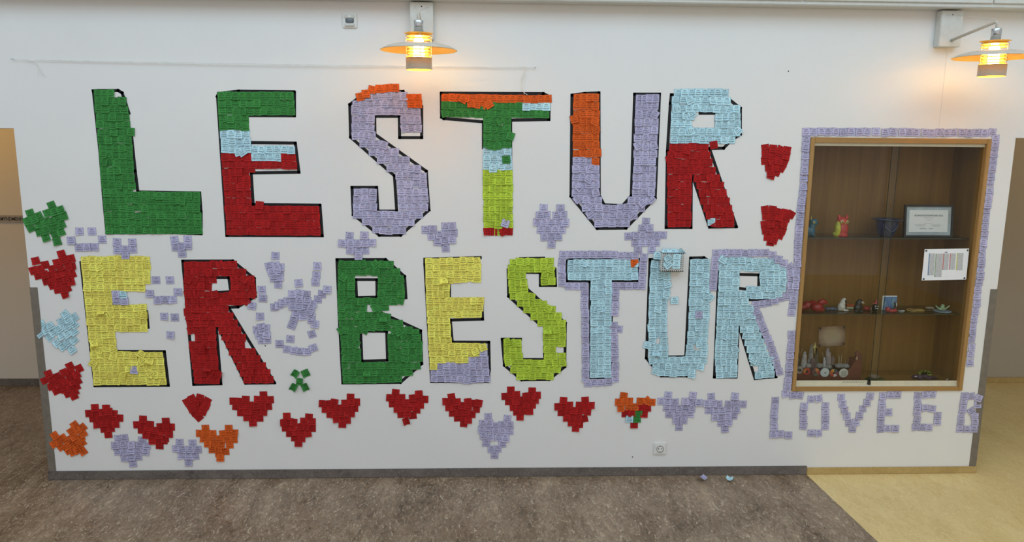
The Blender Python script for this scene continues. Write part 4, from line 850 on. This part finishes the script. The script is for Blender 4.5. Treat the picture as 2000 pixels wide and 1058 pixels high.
bm = bmesh.new(); hp = [qs(*p) for p in [(1671, 704), (1670, 699), (1673, 695), (1669, 692), (1671, 687), (1676, 684.5), (1681, 689), (1683, 697), (1683, 704)]]; prism(bm, hp, -.003, .004); link('prow_head', bm, plain('prow_brown', (104, 58, 46), .6, var=.2), t)
bm = bmesh.new(); prism(bm, [qs(*p) for p in [(1671, 702), (1671, 697), (1674.5, 694), (1675, 702)]], -.004, -.002); link('prow_face', bm, plain('prow_tan', (176, 136, 110), .6), t)
def shield(px, py, r, base, wedges=(), hub=(30, 28, 28), hr=.25, txt=False):
    x, z = qs(px, py); bm = bmesh.new(); lathe(bm, [(0, -.001), (r*.9, -.001), (r, .0), (r, .003), (0, .003)], 32); bmesh.ops.rotate(bm, verts=bm.verts, cent=(0, 0, 0), matrix=Matrix.Rotation(-math.pi/2, 3, 'X')); bmesh.ops.translate(bm, vec=(x, -.008, z), verts=bm.verts)
    bmesh.ops.recalc_face_normals(bm, faces=bm.faces)
    s = link('shield', bm, base, t)
    for k, cc in enumerate(wedges):
        a0 = 2*math.pi*k/len(wedges)+.5; a1 = a0+2*math.pi/len(wedges); bm = bmesh.new()
        prism(bm, [(x, z)]+[(x+r*.97*math.cos(a0+(a1-a0)*u/6), z+r*.97*math.sin(a0+(a1-a0)*u/6)) for u in range(7)], -.0125, -.0105); link('painted_wedge', bm, plain('wedge_%d_%d_%d' % cc, cc, .6), s)
    if hr: bm = bmesh.new(); ball(bm, (x, -.0125, z), (r*hr, .004, r*hr), 12); link('boss', bm, plain('boss_dark', hub, .5), s, True)
    if txt:
        for j in range(4): scrib(s, x-r*.55, x+r*.6, z+r*(.45-.3*j), .0022, 12, -.0125, .0007)
pale = plain('shield_pale', (196, 206, 208), .5, var=.03)
shield(1560.5, 721.5, .024, plain('shield_spotted', (150, 140, 132), .6, var=.3), hr=.4)
shield(1574.5, 724, .024, plain('shield_redorange', (168, 66, 40), .6, var=.3), [(176, 62, 44), (190, 112, 40), (170, 50, 40), (150, 44, 48)], hr=.36)
shield(1591.5, 725.5, .027, plain('shield_plum', (92, 66, 66), .6), [(196, 122, 70), (96, 64, 70), (92, 62, 66), (80, 96, 78), (158, 62, 62)], hr=.12)
shield(1610, 726.5, .029, pale, hr=.13)
shield(1627, 727, .026, plain('shield_teal', (58, 84, 80), .6), [(52, 88, 86), (206, 140, 46), (196, 76, 50), (170, 62, 44), (212, 200, 200), (116, 64, 88)], hr=.25)
shield(1646.5, 727.5, .029, plain('shield_white', (206, 206, 196), .5, var=.03), hr=0, txt=True)
def crew(px0, pyb, pyt, wd, colr, y, lean=0):
    a = at(px0, pyb, y); b = at(px0+lean, pyt, y); h = b.z-a.z; bm = bmesh.new(); dx = a.x-ps.x; sl = b.x-a.x
    n = 9; rings = []
    for k in range(n):
        u = k/(n-1); r = wd*(1-.45*u)*(1 if u < .8 else math.sqrt(max(0, 1-((u-.8)/.2)**2))*.98+.02)
        ring = []
        for i in range(14):
            an = 2*math.pi*i/14; rr = r*(1+.16*math.sin(3*an+px0)*(1-u)); ring.append(bm.verts.new((dx+sl*u+rr*math.cos(an), (y-SYP)+rr*.7*math.sin(an), a.z-FZ+h*u)))
        rings.append(ring)
    for p, q in zip(rings, rings[1:]):
        for i in range(14): bm.faces.new((p[i], p[(i+1) % 14], q[(i+1) % 14], q[i]))
    bm.faces.new(rings[0][::-1]); bm.faces.new(rings[-1]); o = link('paper_figure', bm, plain('crew_%d_%d_%d' % colr, colr, .8, var=.2), t, True)
    bm = bmesh.new(); top = Vector((dx+sl*.86+wd*.34, (y-SYP)-wd*.22, a.z-FZ+h*.84)); ball(bm, top, (wd*.2, wd*.2, h*.07), 10); link('face', bm, plain('crew_face', (70, 60, 56), .8), o, True)
crew(1556.5, 726, 690, .022, (104, 98, 92), .155)
crew(1568.5, 720, 685, .021, (168, 166, 166), .135, 4)
crew(1582, 712, 671, .018, (166, 160, 156), .16, 4)
crew(1587, 722, 698, .026, (112, 92, 92), .13, 2)
crew(1594, 718, 684, .016, (98, 86, 72), .15, 1)
crew(1609.5, 722, 697, .013, (172, 172, 176), .125, 1)
crew(1618, 720, 678, .024, (150, 138, 140), .15, -1)
crew(1626, 712, 694, .014, (126, 108, 100), .14, 2)
for (x, y, r) in ((1600, 714, .026), (1578, 714, .022), (1615, 716, .030), (1640, 714, .034), (1652, 715, .024)):
    bm = bmesh.new(); a = at(x, y, .13); ball(bm, (a.x-ps.x, .03, a.z-FZ), (r, .022, .017)); link('grey_bundle', bm, plain('bundle_grey', (140, 138, 136), .8, var=.2), t, True)
for (x0, y0, x1, y1) in ((1639, 722, 1637, 691), (1641, 722, 1644.5, 690), (1637.5, 722, 1640.5, 693), (1650, 716, 1652, 704), (1654, 718, 1657, 701), (1608, 700, 1606.5, 688), (1588, 680, 1590, 667), (1562, 690, 1560, 677), (1564, 690, 1568, 679)):
    bm = bmesh.new(); a = at(x0, y0, .13); b = at(x1, y1, .13); tube(bm, [a-t.location, b-t.location], .0016, 5); link('oar_stick', bm, plain('stick_pale', (176, 158, 128), .8), t)
bm = bmesh.new(); prism(bm, [qs(*p) for p in [(1590, 683), (1595, 677), (1598, 669), (1597.5, 677), (1600, 682), (1597, 680), (1596, 690), (1598.5, 697), (1595, 690), (1595, 681)]], .030, .034); link('pennant', bm, plain('pennant_yellow', (200, 186, 116), .8), t)
# nest, crocodile, pebble
t = thing('leaf_nest', 1707, 741, FZ, 'dark green nest of leaves with a pale dish in it', 'figurine', y=.10)
bm = bmesh.new(); rnd = random.Random(3)
for k in range(46):
    an = rnd.uniform(0, 6.28); rr = rnd.uniform(.2, 1)**.5*.058; l = .020; d = an+rnd.uniform(-.8, .8); h0 = rnd.uniform(.004, .016)
    c0 = Vector((rr*math.cos(an), rr*.55*math.sin(an), h0)); dv = Vector((math.cos(d), math.sin(d)*.6, rnd.uniform(-.1, .5)))*l; sd = Vector((-math.sin(d), math.cos(d), 0))*.005
    vs = [bm.verts.new(p) for p in (c0-dv*.5, c0+sd+Vector((0, 0, .002)), c0+dv*.5, c0-sd+Vector((0, 0, .002)), c0-Vector((0, 0, .002)))]
    bm.faces.new((vs[0], vs[1], vs[2], vs[3])); bm.faces.new((vs[0], vs[4], vs[2])); 
ball(bm, (0, 0, .006), (.060, .034, .008)); o_ = link('leaves', bm, plain('leaf_green', (74, 88, 44), .7, var=.3), t)
bm = bmesh.new(); lathe(bm, [(0, .014), (.022, .014), (.028, .022), (.030, .030), (.027, .030), (.020, .019), (0, .018)], 24); link('dish', bm, plain('nest_dish', (146, 128, 120), .3), t, True)
t = thing('crocodile_figure', 1800, 741, FZ, 'purple glitter crocodile with a lime green spiky back', 'figurine', y=.12)
bm = bmesh.new()
for (x, z, rx, rz) in ((-.05, .014, .018, .012), (-.035, .016, .018, .015), (-.01, .016, .03, .018), (.02, .016, .03, .017), (.05, .013, .024, .012), (.075, .009, .02, .008), (.092, .006, .012, .005)): ball(bm, (x, 0, z), (rx, .018, rz))
for (x, s) in ((-.02, -1), (.035, -1)): ball(bm, (x, -.022, .007), (.014, .012, .007))
clay('body', bm, plain('glitter_purple', (74, 44, 74), .35, var=.35, scale=220), t)
bm = bmesh.new(); sp_ = [(-.022, .026)]
for k in range(8): x = -.018+k*.0095; sp_ += [(x-.003, .034+.002*k*(1 if k < 4 else 0)), (x+.001+(k-4)*.002, .052+.010*math.sin(k*.5)), (x+.004, .036)]
sp_ += [(.062, .026)]; prism(bm, sp_, -.006, .006); link('spiky_back', bm, plain('lime_felt', (156, 174, 52), .8), t)
for dx in (-.052, -.046):
    bm = bmesh.new(); ball(bm, (dx, -.015, .022), .004, 8); link('eye', bm, MAT['white'], t, True)
t = thing('paper_scrap', 1850, 741, FZ, 'tiny white curl of paper in the cabinet corner', 'scrap', y=.09)
bm = bmesh.new(); tube(bm, [(-.008, 0, .004), (0, 0, .007), (.007, 0, .012)], .002, 6); link('curl', bm, MAT['paper'], t)

# ---------------------------------------------------------------- passage lights (ceiling lamps behind the wall)
def passage_light(x, y, e, col, label):
    t = empty('ceiling_lamp', (x, y, 2.45), label, 'lamp', 'passage ceiling lamps')
    bm = bmesh.new(); lathe(bm, [(0, 0), (.14, 0), (.15, -.02), (.13, -.05), (0, -.06)], 32); link('diffuser', bm, MAT['white'], t, True)
    l = bpy.data.lights.new('passage_light', 'POINT'); l.energy = e; l.color = col; l.shadow_soft_size = .12
    o = bpy.data.objects.new('passage_light', l); COL.objects.link(o); o.parent = t; o.location = (0, 0, -.16)
passage_light(-3.9, 1.0, 7.5, (1, .60, .14), 'round ceiling lamp in the passage by the grey sign')
passage_light(4.7, 1.0, 4, (1, .70, .34), 'round ceiling lamp in the passage beside the cabinet end')
